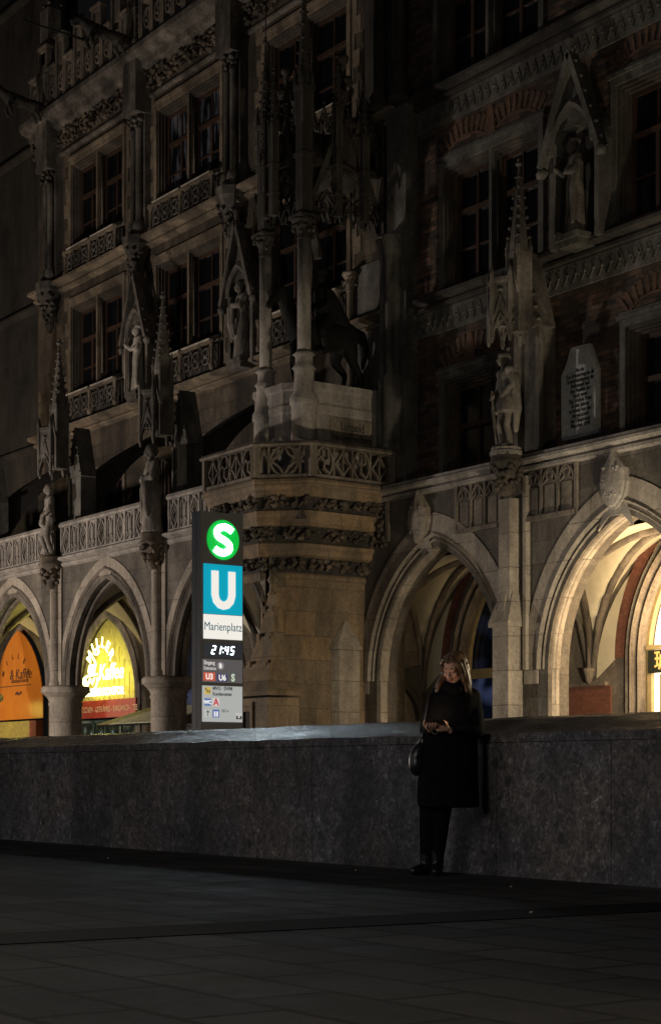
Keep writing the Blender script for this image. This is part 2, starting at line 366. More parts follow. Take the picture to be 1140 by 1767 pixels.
def crockets(mb, p0, p1, n, r):
    P0, P1 = Vector(p0), Vector(p1)
    for i in range(n):
        c = P0.lerp(P1, (i+.5)/n); mb.blob(tuple(c), r*(1-.3*i/n), (1,1,.8), 5)
def spire(mb, a, d, z0, z1, r, seg=8, rows=6, rc=.06):
    mb.lathe(a, d, [(r, z0), (r*.95, z0+.05), (r*.1, z1-.18), (r*.1, z1-.1)], seg, False, PI/seg)
    for k in range(4):
        an = PI/4 + k*PI/2
        for i in range(rows):
            t = (i+.6)/(rows+.3); rr = r*(1-t*.9)+.02
            mb.blob((a+rr*math.cos(an), d+rr*math.sin(an), z0+(z1-.25-z0)*t), rc*(1.1-.5*t), (1,1,.9), 5)
    mb.blob((a, d, z1-.12), rc*1.5, (1,1,.7), 6); mb.blob((a, d, z1-.02), rc*.8, (1,1,1.2), 5)
def foliage_band(mb, p0, p1, z0, z1, depth, n, r=.09):
    for i in range(n):
        t = random.random(); z = random.uniform(z0+r*.5, z1-r*.5)
        c = (p0[0]+(p1[0]-p0[0])*t, p0[1]+(p1[1]-p0[1])*t - random.uniform(0, depth), z)
        if i % 2: mb.blob(c, r*random.uniform(.5, 1.1), (1, .8, .8), 5)
        else: mb.leaf(c, r*random.uniform(.8, 1.5))
def capital(mb, a, d, z0, z1, r0, r1, seg=10):
    mb.lathe(a, d, [(r0, z0), (r0*1.15, z0+.03), (r0, z0+.06), (r0*1.15, z0+(z1-z0)*.5), (r1, z1-.08), (r1*1.08, z1-.07), (r1*1.08, z1)], seg)
    for k in range(14):
        an = 2*PI*k/14; t = random.uniform(.2, .85); rr = r0+(r1-r0)*t+.03
        mb.blob((a+rr*math.cos(an), d+rr*math.sin(an), z0+(z1-z0)*t), r1*.22, (1,1,1), 5)

# ---- organic figures: capsules, cones and ellipsoids fused into one skin
def ball(v, f, c, r, R=None, nu=12, nv=8):
    n = len(v); R = R or Matrix.Identity(3); c = Vector(c); r = (r, r, r) if not isinstance(r, (tuple, list)) else r
    v.append(tuple(c + R @ Vector((0, 0, -r[2]))))
    for i in range(1, nv):
        th = -PI/2 + PI*i/nv
        for j in range(nu):
            v.append(tuple(c + R @ Vector((r[0]*math.cos(th)*math.cos(2*PI*j/nu), r[1]*math.cos(th)*math.sin(2*PI*j/nu), r[2]*math.sin(th)))))
    v.append(tuple(c + R @ Vector((0, 0, r[2])))); top = len(v)-1
    for j in range(nu):
        f.append((n, n+1+(j+1) % nu, n+1+j)); f.append((top, n+1+(nv-2)*nu+j, n+1+(nv-2)*nu+(j+1) % nu))
    for i in range(nv-2):
        for j in range(nu):
            a = n+1+i*nu+j; b_ = n+1+i*nu+(j+1) % nu; f.append((a, b_, b_+nu, a+nu))
def cone(v, f, p, r0, q, r1, nu=12):
    ball(v, f, p, r0, nu=nu); ball(v, f, q, r1, nu=nu)
    P, Q = Vector(p), Vector(q); t = (Q-P)
    if t.length < 1e-6: return
    t.normalize(); x = t.orthogonal().normalized(); y = t.cross(x); n = len(v)
    for c, r in ((P, r0), (Q, r1)):
        for k in range(nu): v.append(tuple(c + x*r*math.cos(2*PI*k/nu) + y*r*math.sin(2*PI*k/nu)))
    for k in range(nu): f.append((n+k, n+(k+1) % nu, n+nu+(k+1) % nu, n+nu+k))
    f.append(tuple(range(n+nu-1, n-1, -1))); f.append(tuple(range(n+nu, n+2*nu)))
def organic(name, parts, mat, voxel, parent=None, M4=None, smooth_it=3, fold=0.0, fscale=9.0, fzmax=9, xf=None):
    v, f = [], []
    for p in parts:
        k = p[0]
        if k == 'c':
            for a, b_ in zip(p[1:], p[2:]): cone(v, f, a[:3], a[3], b_[:3], b_[3])
        elif k == 'e': ball(v, f, p[1], p[2], p[3] if len(p) > 3 else None, 18, 12)
        elif k == 'l':
            n = len(v); K = 24
            for (cx, cy, z, rx, ry, rot) in p[1]:
                for j in range(K):
                    x, y = rx*math.cos(2*PI*j/K), ry*math.sin(2*PI*j/K)
                    v.append((cx+x*math.cos(rot)-y*math.sin(rot), cy+x*math.sin(rot)+y*math.cos(rot), z))
            m_ = len(p[1])
            for i in range(m_-1):
                for j in range(K):
                    a = n+i*K+j; b_ = n+i*K+(j+1) % K; f.append((a, b_, b_+K, a+K))
            f.append(tuple(range(n+K-1, n-1, -1))); f.append(tuple(range(n+(m_-1)*K, n+m_*K)))
    me = bpy.data.meshes.new(name+'_raw'); me.from_pydata(v, [], f); me.update()
    bm_ = bmesh.new(); bm_.from_mesh(me); bmesh.ops.recalc_face_normals(bm_, faces=bm_.faces); bm_.to_mesh(me); bm_.free()
    o = bpy.data.objects.new(name+'_raw', me); COL.objects.link(o)
    r = o.modifiers.new('r', 'REMESH'); r.mode = 'VOXEL'; r.voxel_size = voxel; r.use_smooth_shade = True
    if smooth_it:
        s = o.modifiers.new('s', 'SMOOTH'); s.factor = .5; s.iterations = smooth_it
    dg = bpy.context.evaluated_depsgraph_get(); me2 = bpy.data.meshes.new_from_object(o.evaluated_get(dg))
    bpy.data.objects.remove(o); bpy.data.meshes.remove(me)
    if fold:
        for vv in me2.vertices:
            if vv.co.z < fzmax:
                n_ = noise.noise(Vector((vv.co.x*fscale, vv.co.y*fscale, vv.co.z*fscale*.22)))
                vv.co += vv.normal * fold * n_
    if xf: 
        for vv in me2.vertices: vv.co = xf(vv.co)
    if M4 is not None: me2.transform(M4)
    for p in me2.polygons: p.use_smooth = True
    me2.materials.clear(); me2.materials.append(mat); me2.name = name
    return link(name, me2, parent)

# ================================================================ TOWN HALL
TH_ = thing('town_hall', 'huge dark Gothic town hall with arcades, balconies and rows of tall windows', 'building', (-36, 25, 0))
DL, DR, DU = 22.4, 25.0, 25.9           # left arcade front, right arcade front, upper wall
ZT_L, ZT_R = 7.0, 7.5
PU = [-57.5, -51.5, -45.5, -39.5]              # pillars of the left arcade
LA, LZS, LH = 2.22, 3.3, 2.85
# ---- left arcade wall
g = MB()
bays_l = [-60.5, -54.5, -48.5, -42.5, -36.5]
for i, uc in enumerate(bays_l):
    arch_wall(g, uc-3.0, uc+3.0 if i < 4 else -34.4, uc, LA, LZS, LH, ZT_L, DL, DL+.36, n=16)
g.build('arcade_wall', M['arcade'], TH_)
for uc in bays_l:
    g = MB()
    arch_sweep(g, uc, LA, LZS, LH, [(.34, DL-.025), (.62, DL-.025), (.62, DL+.05), (.34, DL+.05)], n=16, umax=-34.42)
    g.plate([(uc-.35, LZS+LH+.1), (uc+.35, LZS+LH+.1), (uc+.28, LZS+LH+.78), (uc-.28, LZS+LH+.78)], DL-.03, DL+.05)
    g.build('voussoir_band', M['band'], TH_)
    g = MB()
    for off, dd, r in ((.30, DL-.02, .055), (.16, DL+.02, .05), (.05, DL+.12, .05), (-.02, DL+.22, .04)):
        arch_sweep(g, uc, LA, LZS, LH, [(off-r, dd), (off, dd-r*1.1), (off+r, dd), (off+r, dd+.12), (off-r, dd+.12)], n=16, umax=-34.44)
    g.build('arch_moulding', M['carved'], TH_)
for u in PU + [-33.9]:
    if u > -35: continue
    g = MB(); r = .47
    g.lathe(u, DL+.27, [(.62, 0), (.62, .35), (.52, .5), (r, .6), (r, 2.72), (r+.03, 2.75), (r+.03, 2.8), (r, 2.84), (r+.05, 2.95), (r+.2, 3.1), (r+.24, 3.12), (r+.24, 3.24), (r+.19, 3.3)], 24)
    g.build('pillar', M['band'], TH_)
    g = MB()
    g.lathe(u+.04, DL-.06, [(.20, 3.3), (.20, 3.38), (.14, 3.5), (.14, 6.2)], 12)
    g.box(u-.34, u-.12, DL-.06, DL+.1, 3.32, 6.9); g.box(u+.18, u+.38, DL-.06, DL+.1, 3.32, 6.9)
    g.build('wall_shaft', M['band'], TH_)
# ---- groin vaults
def groin(name, u0, u1, d0, d1, zs, h, flat_u, mat, ribmat, n=20):
    uc, dc = (u0+u1)/2, (d0+d1)/2; au, ad = (u1-u0)/2, (d1-d0)/2
    def zz(x, a): # pointed profile height at offset x
        c = (h*h-a*a)/(2*a); R = a+c; x = min(abs(x), a); return math.sqrt(max(0, R*R-(x+c)**2))
    def H(u, d): return zs + max(zz(u-uc, au), zz(d-dc, ad))
    g = MB(); pts = [(u0+(u1-u0)*i/n, d0+(d1-d0)*j/n) for i in range(n+1) for j in range(n+1)]
    g.add([(p[0], p[1], H(*p)) for p in pts], [(i*(n+1)+j, (i+1)*(n+1)+j, (i+1)*(n+1)+j+1, i*(n+1)+j+1) for i in range(n) for j in range(n)], True)
    g.build(name, mat, TH_, recalc=False)
    g = MB()
    for s in (1, -1):
        path = [(uc+au*t, dc+ad*t*s, H(uc+au*t, dc+ad*t*s)-.04) for t in [k/10-1 for k in range(21)]]
        g.tube(path, .085, 8)
    for u in (u0, u1): # transverse ribs between bays
        path = [(u, dc+ad*t, zs+zz(ad*t, ad)-.05) for t in [k/10-1 for k in range(21)]]
        g.tube(path, .10, 8)
    g.build('vault_rib', ribmat, TH_)
for uc in bays_l:
    groin('vault', uc-3, min(uc+3, -34.75), DL+.36, DL+3.2, LZS, 2.9, 0, M['plaster'], M['carved'])
# ---- back wall of the left passage with pointed shop openings
DB = DL+3.2
g = MB(); 
for uc in bays_l:
    arch_wall(g, uc-3, uc+3, uc, 1.95, 3.0, 2.7, 6.6, DB, DB+.25, zj=0, n=12)
g.build('passage_wall', M['ashlar'], TH_)
g = MB()
for uc in bays_l:
    arch_sweep(g, uc, 1.95, 3.0, 2.7, [(-.02, DB-.05), (.12, DB-.12), (.28, DB-.05), (.28, DB+.02), (-.02, DB+.02)], z0=0, n=12)
g.build('opening_moulding', M['carved'], TH_)

# ---- ledges, string courses
def course(u0, u1, d, z, hgt, proj, name='string_course', mat=None):
    g = MB(); p = [(0, 0), (-proj, hgt*.45), (-proj, hgt*.85), (-proj*.75, hgt), (0, hgt*1.25)]
    g.loft([[(u, d+a, z+b_) for a, b_ in p] for u in (u0, u1)])
    g.loft([[(u, d+a, z+b_) for a, b_ in ((.0, -.14), (-proj*.45, -.10), (-proj*.45, -.03), (0, 0))] for u in (u0, u1)])
    return g.build(name, mat or M['carved'], TH_)
course(-58, -34.3, DL, 6.85, .16, .16, mat=M['rail'])
# ---- left balustrade: panels of carved lancets and pierced lozenges
def balustrade_left(u0, u1):
    g = MB(); z0, z1 = 7.03, 7.86; w_ = .52; n = max(1, int(round((u1-u0)/w_))); w_ = (u1-u0)/n
    g.box(u0, u1, DL-.02, DL+.26, z0-.02, z0+.07); 
    g.loft([[(u, DL+a, b_) for a, b_ in ((-.07, z1), (-.10, z1+.06), (-.06, z1+.14), (.3, z1+.2), (.33, z1))] for u in (u0-.02, u1+.02)])
    for i in range(n):
        a = u0+i*w_; b_ = a+w_; c = (a+b_)/2; zc = (z0+z1)/2+.03
        g.box(a-.035, a+.035, DL-.03, DL+.14, z0, z1)
        d = (DL+.04, DL+.10)
        if i % 2 == 0 and i != n-1 or n < 3:      # lozenge panel, pierced
            hw, hh = .085, .15
            for pts in ([(a, z0), (c, z0), (c, zc-hh), (c-hw, zc), (a, zc)], [(a, zc), (c-hw, zc), (c, zc+hh), (c, z1), (a, z1)],
                        [(c, z0), (b_, z0), (b_, zc), (c+hw, zc), (c, zc-hh)], [(c+hw, zc), (b_, zc), (b_, z1), (c, z1), (c, zc+hh)]):
                g.plate(pts, *d)
            ves = [(c+.2*math.sin(PI*t)*s, z0+.08+(z1-z0-.12)*t) for s in (1,) for t in [k/8 for k in range(9)]]
            g.bar(ves, .045, (DL-.01, DL+.05)); g.bar([(2*c-x, z) for x, z in ves], .045, (DL-.01, DL+.05))
            g.bar([(c-hw*1.5, zc), (c, zc+hh*1.4), (c+hw*1.5, zc), (c, zc-hh*1.4)], .03, (DL, DL+.05), closed=True)
            for sx in (-1, 1):
                g.bar([(c+sx*w_*.42, z0+.1), (c+sx*w_*.30, zc-.1), (c+sx*w_*.42, zc)], .03, (DL, DL+.05)); g.bar([(c+sx*w_*.42, z1-.05), (c+sx*w_*.30, zc+.15), (c+sx*w_*.42, zc+.03)], .03, (DL, DL+.05))
        else:
            g.box(a, b_, d[0], d[1], z0, z1)
            for k in (-1, 1):
                cc = c + k*w_*.22
                g.bar(arch_path(cc, w_*.17, z1-.28, .22, z0=z0+.06, n=4), .035, (DL, DL+.05))
                g.bar(arch_path(cc, w_*.17, z0+.36, -.2, n=4) if False else [(cc-w_*.17, z0+.34), (cc, z0+.16), (cc+w_*.17, z0+.34)], .03, (DL, DL+.05))
    return g.build('balustrade', M['rail'], TH_)
balustrade_left(-57, -51.85); balustrade_left(-51.15, -45.8); balustrade_left(-45.2, -39.75); balustrade_left(-39.0, -36.45)
g = MB(); g.box(-58, -33.4, DL+.3, DU+.6, 6.75, 6.95); g.build('terrace_floor', M['ashlar'], TH_)

# ---- upper wall, left (ashlar) and right (brick)
ROWS = [(7.15, 10.35), (13.16, 16.17), (17.94, 20.86)]
LC = [(U(125, DU), U(214, DU)), (U(273, DU), U(382, DU)), (U(460, DU), U(601, DU))]
RSPLIT = U(697, DU)
holes = [(a, b_, z0, z1) for a, b_ in LC for z0, z1 in ROWS]
g = MB(); grid_wall(g, U(66, DU), RSPLIT, 6.5, 22.3, DU, holes, .6); g.build('upper_wall', M['ashlar'], TH_)
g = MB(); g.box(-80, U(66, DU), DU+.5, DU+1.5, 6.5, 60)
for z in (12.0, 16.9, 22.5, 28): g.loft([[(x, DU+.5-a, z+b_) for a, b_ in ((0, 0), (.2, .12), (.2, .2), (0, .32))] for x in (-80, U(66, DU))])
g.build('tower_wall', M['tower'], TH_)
RW = [(U(768, DU), U(852, DU)+.1, 7.15, 10.1), (U(1082, DU), U(1082, DU)+3.2, 7.15, 10.1),
      (U(768, DU), U(932, DU), 12.3, 15.15), (U(1066, DU), U(1066, DU)+3.4, 12.35, 15.25),
      (U(757, DU), U(932, DU), 17.25, 20.3), (U(1066, DU), U(1066, DU)+3.4, 17.25, 20.3)]
g = MB(); grid_wall(g, RSPLIT, -18, 6.5, 23, DU, RW, .6); g.build('brick_wall', M['brick'], TH_)
g = MB(); g.box(-45, -34, DU+.6, DU+5, 22.3, 22.5); g.box(-60, -18, DU+.65, DU+.9, 6.5, 23); g.build('inner_wall', M['dark'], TH_)

def window(a, b_, z0, z1, D, stone_mat, balc=True, lights=2, wood=None, glass=None, framed=True, sub=True):
    """stone surround with stepped reveals (part) > wooden frame, panes, sill (sub-parts)"""
    wood = wood or M['wood']; glass = glass or M['glass']
    g = MB()
    def ring(i, d0, d1, w_, bottom=False):
        x0, x1, t0, t1 = a+i, b_-i, z0, z1-i
        g.box(x0, x0+w_, d0, d1, t0, t1); g.box(x1-w_, x1, d0, d1, t0, t1); g.box(x0+w_, x1-w_, d0, d1, t1-w_, t1)
    if framed:
        g.box(a-.16, a, D-.07, D+.03, z0, z1+.16); g.box(b_, b_+.16, D-.07, D+.03, z0, z1+.16); g.box(a, b_, D-.07, D+.03, z1, z1+.16)
        g.box(a-.22, b_+.22, D-.12, D+.02, z1+.16, z1+.25)
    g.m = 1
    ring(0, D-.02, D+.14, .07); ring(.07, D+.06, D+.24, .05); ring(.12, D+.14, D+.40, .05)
    c = (a+b_)/2; mw = .085
    if lights == 2:
        g.box(c-mw, c+mw, D+.06, D+.46, z0, z1-.1); g.m = 0; g.box(c-.05, c+.05, D-.03, D+.1, z0, z1-.02)
        g.lathe(c-mw, D+.12, [(.04, z0+.5), (.04, z1-.3)], 6); g.lathe(c+mw, D+.12, [(.04, z0+.5), (.04, z1-.3)], 6)
    g.box(a, b_, D+.02, D+.5, z0-.12, z0)
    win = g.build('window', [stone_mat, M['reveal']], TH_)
    spans = [(a+.17, c-mw), (c+mw, b_-.17)] if lights == 2 else [(a+.17, b_-.17)]
    g = MB(); h = MB()
    for x0, x1 in spans:
        zt = z1-.17; tr = z0+(zt-z0)*.66; xm = (x0+x1)/2
        g.box(x0, x0+.09, D+.24, D+.34, z0, zt); g.box(x1-.09, x1, D+.24, D+.34, z0, zt)
        g.box(x0+.09, x1-.09, D+.24, D+.34, zt-.09, zt); g.box(x0+.09, x1-.09, D+.24, D+.34, z0, z0+.1)
        g.box(x0+.09, x1-.09, D+.22, D+.34, tr-.06, tr+.06); g.box(xm-.05, xm+.05, D+.25, D+.33, z0+.1, tr-.06)
        g.box(x0+.09, xm-.05, D+.265, D+.31, z0+(tr-z0)*.5-.02, z0+(tr-z0)*.5+.02); g.box(xm+.05, x1-.09, D+.265, D+.31, z0+(tr-z0)*.5-.02, z0+(tr-z0)*.5+.02)
        g.box(xm-.02, xm+.02, D+.265, D+.31, tr+.06, zt-.09)
        h.box(x0+.02, x1-.02, D+.305, D+.318, z0+.02, zt-.02)
    g.build('wood_frame', wood, win); h.build('pane', glass, win)
    if balc:
        for x0, x1 in spans: # pale raised sill in each light
            s = MB(); s.loft([[(x, D+e, zz) for e, zz in ((-.30, z0+.0), (-.33, z0+.05), (.1, z0+.17), (.1, z0+.08))] for x in (x0-.02, x1+.02)])
            s.loft([[(x, D+e, zz) for e, zz in ((-.2, z0+.10), (-.2, z0+.13), (.12, z0+.26), (.12, z0+.22))] for x in (x0+.12, x1-.1)])
            s.build('sill', M['sill'], win)
        k = MB(); zb, zt = z0-.86, z0-.06
        k.box(a-.08, b_+.08, D-.34, D-.24, zt-.03, zt+.04)
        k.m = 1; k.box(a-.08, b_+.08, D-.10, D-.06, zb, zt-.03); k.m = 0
        for x in (a+.05, c, b_-.05):
            k.lathe(x, D-.29, [(.07, zb), (.09, zb+.12), (.05, zb+.2), (.05, zt-.15), (.08, zt-.05), (.1, zt+.05), (.06, zt+.1)], 8)
        k.m = 2
        for x0, x1 in ((a+.12, c-.07), (c+.07, b_-.12)):
            n = 3; w_ = (x1-x0)/n
            for i in range(n):
                cc = x0+(i+.5)*w_; dd = (D-.31, D-.27)
                R = w_*.40
                k.bar([(cc+R*math.cos(t*PI/6), zb+.42+R*1.05*math.sin(t*PI/6)) for t in range(12)], .035, dd, closed=True)
                k.bar([(cc-w_*.5, zb+.05), (cc-w_*.12, zb+.42), (cc-w_*.5, zt-.05)], .03, dd); k.bar([(cc+w_*.5, zb+.05), (cc+w_*.12, zb+.42), (cc+w_*.5, zt-.05)], .03, dd)
                k.blob((cc, D-.29, zb+.42), .07)
        k.build('balconette', [M['ledge'], M['dark'], M['spire']], win)
    return win
for a, b_ in LC:
    for i, (z0, z1) in enumerate(ROWS):
        window(a, b_, z0, z1, DU, M['ledge'], balc=i > 0, glass=M['curtain'] if (a == LC[1][0] and i == 2) else None)
for i, (a, b_, z0, z1) in enumerate(RW):
    window(a, b_, z0, z1, DU, M['grey'], balc=False, lights=1 if i == 0 else 2)
for a, b_ in LC:
    for i, (z0, z1) in enumerate(ROWS):
        if i == 0: continue
        for sd in (-1, 1):
            q = MB(); z = z0-.85; k = 0
            while z < z1+.3:
                w1 = (.14, .36, .10, .30, .22, .40)[(k*5+i*2+(sd > 0)) % 6]; e_ = .02+.004*(k % 3)
                if sd < 0: q.box(a-.16-w1, a-.16, DU-e_, DU+.02, z+.004, z+.425)
                else: q.box(b_+.16, b_+.16+w1, DU-e_, DU+.02, z+.004, z+.425)
                z += .425; k += 1
            q.build('quoining', M['ledge'], TH_)
# ledges of the storeys and panelled friezes
UL0 = U(66, DU)
for z in (12.0, 16.93):
    course(UL0, RSPLIT-.0, DU, z, .22, .42, mat=M['ledge'])
    course(RSPLIT, -18, DU, z, .2, .30, mat=M['dark'])
    g = MB(); g.box(RSPLIT+.02, -18, DU-.05, DU+.02, z-.72, z-.15)
    x = RSPLIT+.1; 
    while x < -18.2:
        g.bar([(x, z-.62), (x+.12, z-.43), (x+.24, z-.62), (x+.12, z-.26)], .035, (DU-.075, DU-.045)); g.blob((x+.12, DU-.06, z-.42), .05); x += .27
    g.build('carved_frieze', M['grey'], TH_)
# brick relieving arches over right-hand windows
for (a, b_, z0, z1) in RW[:5]:
    c = (a+b_)/2; spans = [(a, c), (c, b_)] if b_-a > 2.9 else [(a, b_)]
    g = MB()
    for x0, x1 in spans:
        n = 21; cc = (x0+x1)/2; hw = (x1-x0)/2; R = (hw*hw+.30*.30)/(2*.30); zc = z1+.32+.30-R
        a0 = math.asin(min(1, hw/R))
        for i in range(n):
            if i % 2: continue
            t0 = -a0+2*a0*i/n; t1 = -a0+2*a0*(i+.86)/n
            g.plate([(cc+R*math.sin(t0), zc+R*math.cos(t0)), (cc+R*math.sin(t1), zc+R*math.cos(t1)), (cc+(R+.36)*math.sin(t1), zc+(R+.36)*math.cos(t1)), (cc+(R+.36)*math.sin(t0), zc+(R+.36)*math.cos(t0))], DU-.025, DU+.02)
        g.bar([(cc+(R-.04)*math.sin(-a0+2*a0*i/12), zc+(R-.04)*math.cos(-a0+2*a0*i/12)) for i in range(13)], .05, (DU-.03, DU+.02))
    g.plate([(c-.2, z1+.3), (c+.2, z1+.3), (c+.08, z1+.95), (c-.08, z1+.95)], DU-.05, DU+.02)
    g.build('brick_arch', M['brickarch'], TH_)
# big lintel band over right windows
for (a, b_, z0, z1) in RW:
    g = MB(); g.box(a-.2, b_+.2, DU-.06, DU+.01, z1+.252, z1+.33); g.build('lintel', M['grey'], TH_)

# ---- cornice with leaf frieze and pierced parapet
g = MB(); g.loft([[(u, DU+a, z) for a, z in ((.1, 22.1), (-.35, 22.25), (-.38, 22.42), (-.62, 22.5), (-.70, 22.62), (-.70, 22.78), (-.5, 22.86), (.1, 22.95))] for u in (UL0, RSPLIT)])
g.loft([[(u, DU+a, z) for a, z in ((0, 21.35), (-.1, 21.4), (-.1, 21.46), (0, 21.5))] for u in (UL0, RSPLIT)])
g.build('cornice', M['spire'], TH_)
g = MB(); foliage_band(g, (UL0, DU-.08), (-33, DU-.08), 21.55, 22.15, .16, 900, .11); g.build('leaf_frieze', M['foliage'], TH_)
g = MB(); x = UL0+.5; i = 0; dP = DU-.55
while x < -33:
    w_ = .62; top = 24.1 if i % 2 == 0 else 24.95
    g.box(x, x+.1, dP, dP+.2, 22.85, top); g.box(x+w_-.1, x+w_, dP, dP+.2, 22.85, top)
    g.box(x+.1, x+w_-.1, dP, dP+.2, 22.85, 22.97); g.box(x+.1, x+w_-.1, dP, dP+.2, top-.1, top)
    g.box(x-.03, x+w_+.03, dP-.05, dP+.25, top, top+.08)
    if i % 2: g.box(x+.1, x+w_-.1, dP+.08, dP+.14, 24.1, top-.1)
    cx_, cz = x+w_/2, 23.5
    g.bar([(cx_+.19*math.cos(t*PI/6), cz+.3*math.sin(t*PI/6)) for t in range(12)], .05, (dP+.05, dP+.15), closed=True)
    for k in range(4): g.bar([(cx_, cz), (cx_+.1*math.cos(k*PI/2+.5), cz+.16*math.sin(k*PI/2+.5)), (cx_+.18*math.cos(k*PI/2), cz+.28*math.sin(k*PI/2))], .04, (dP+.06, dP+.14))
    x += w_+.02; i += 1
g.build('roof_parapet', M['carved'], TH_)

# ---- piers between the upper windows: paired shafts, corbel, cap block
def shaft_pier(x, big=True):
    u = U(x, DU-.3); d = DU-.32
    g = MB()
    for k in (-.17, .17):
        g.lathe(u+k, d, [(.16, 17.15), (.16, 17.3), (.20, 17.35), (.17, 17.55), (.10, 17.65), (.10, 20.35), (.12, 20.4), (.12, 20.5)], 10)
    g.box(u-.42, u+.42, d-.02, DU+.02, 17.15, 22.2) if False else g.box(u-.36, u+.36, d+.1, DU+.02, 17.15, 22.2)
    g.prism([(u-.4, d-.25), (u+.4, d-.25), (u+.4, DU), (u-.4, DU)], 20.9, 22.25)
    g.prism([(u-.46, d-.3), (u+.46, d-.3), (u+.46, DU), (u-.46, DU)], 22.95, 23.05)
    g.box(u-.4, u+.4, d-.25, DU, 22.25, 24.0); g.prism([(u-.42, d-.28), (u+.42, d-.28), (u+.42, DU), (u-.42, DU)], 24.0, 24.5, .55)
    # corbel
    g.lathe(u, d+.05, [(.06, 15.5), (.16, 15.75), (.14, 15.85), (.30, 16.5), (.44, 16.85), (.47, 16.9), (.47, 17.15)], 8, False, PI/8)
    for k in range(26):
        an = random.uniform(-PI, 0); t = random.random(); rr = .16+.28*t
        g.blob((u+rr*math.cos(an), d+.05+rr*math.sin(an), 15.85+.95*t), .07)
    for k in (-.17, .17): 
        for j in range(10): g.blob((u+k+random.uniform(-.13, .13), d+random.uniform(-.16, .05), 20.5+random.uniform(0, .4)), .075)
    g.box(u-.3, u+.3, d-.15, DU, 24.0, 26.3); spire(g, u, (d+DU)/2, 26.3, 28.5, .3, 4, 6, .08)
    g.build('shaft_pier', M['spire'], TH_)
for x in (84, 236, 398): shaft_pier(x)
g = MB()
for x in (655, 688):
    u = U(x, DU-.35); g.lathe(u, DU-.35, [(.28, 17.1), (.28, 17.25), (.22, 17.3), (.26, 17.45), (.16, 17.6), (.16, 23)], 12)
g.box(U(640, DU), RSPLIT, DU-.2, DU, 17.1, 23); g.build('round_shaft', M['dark'], TH_)

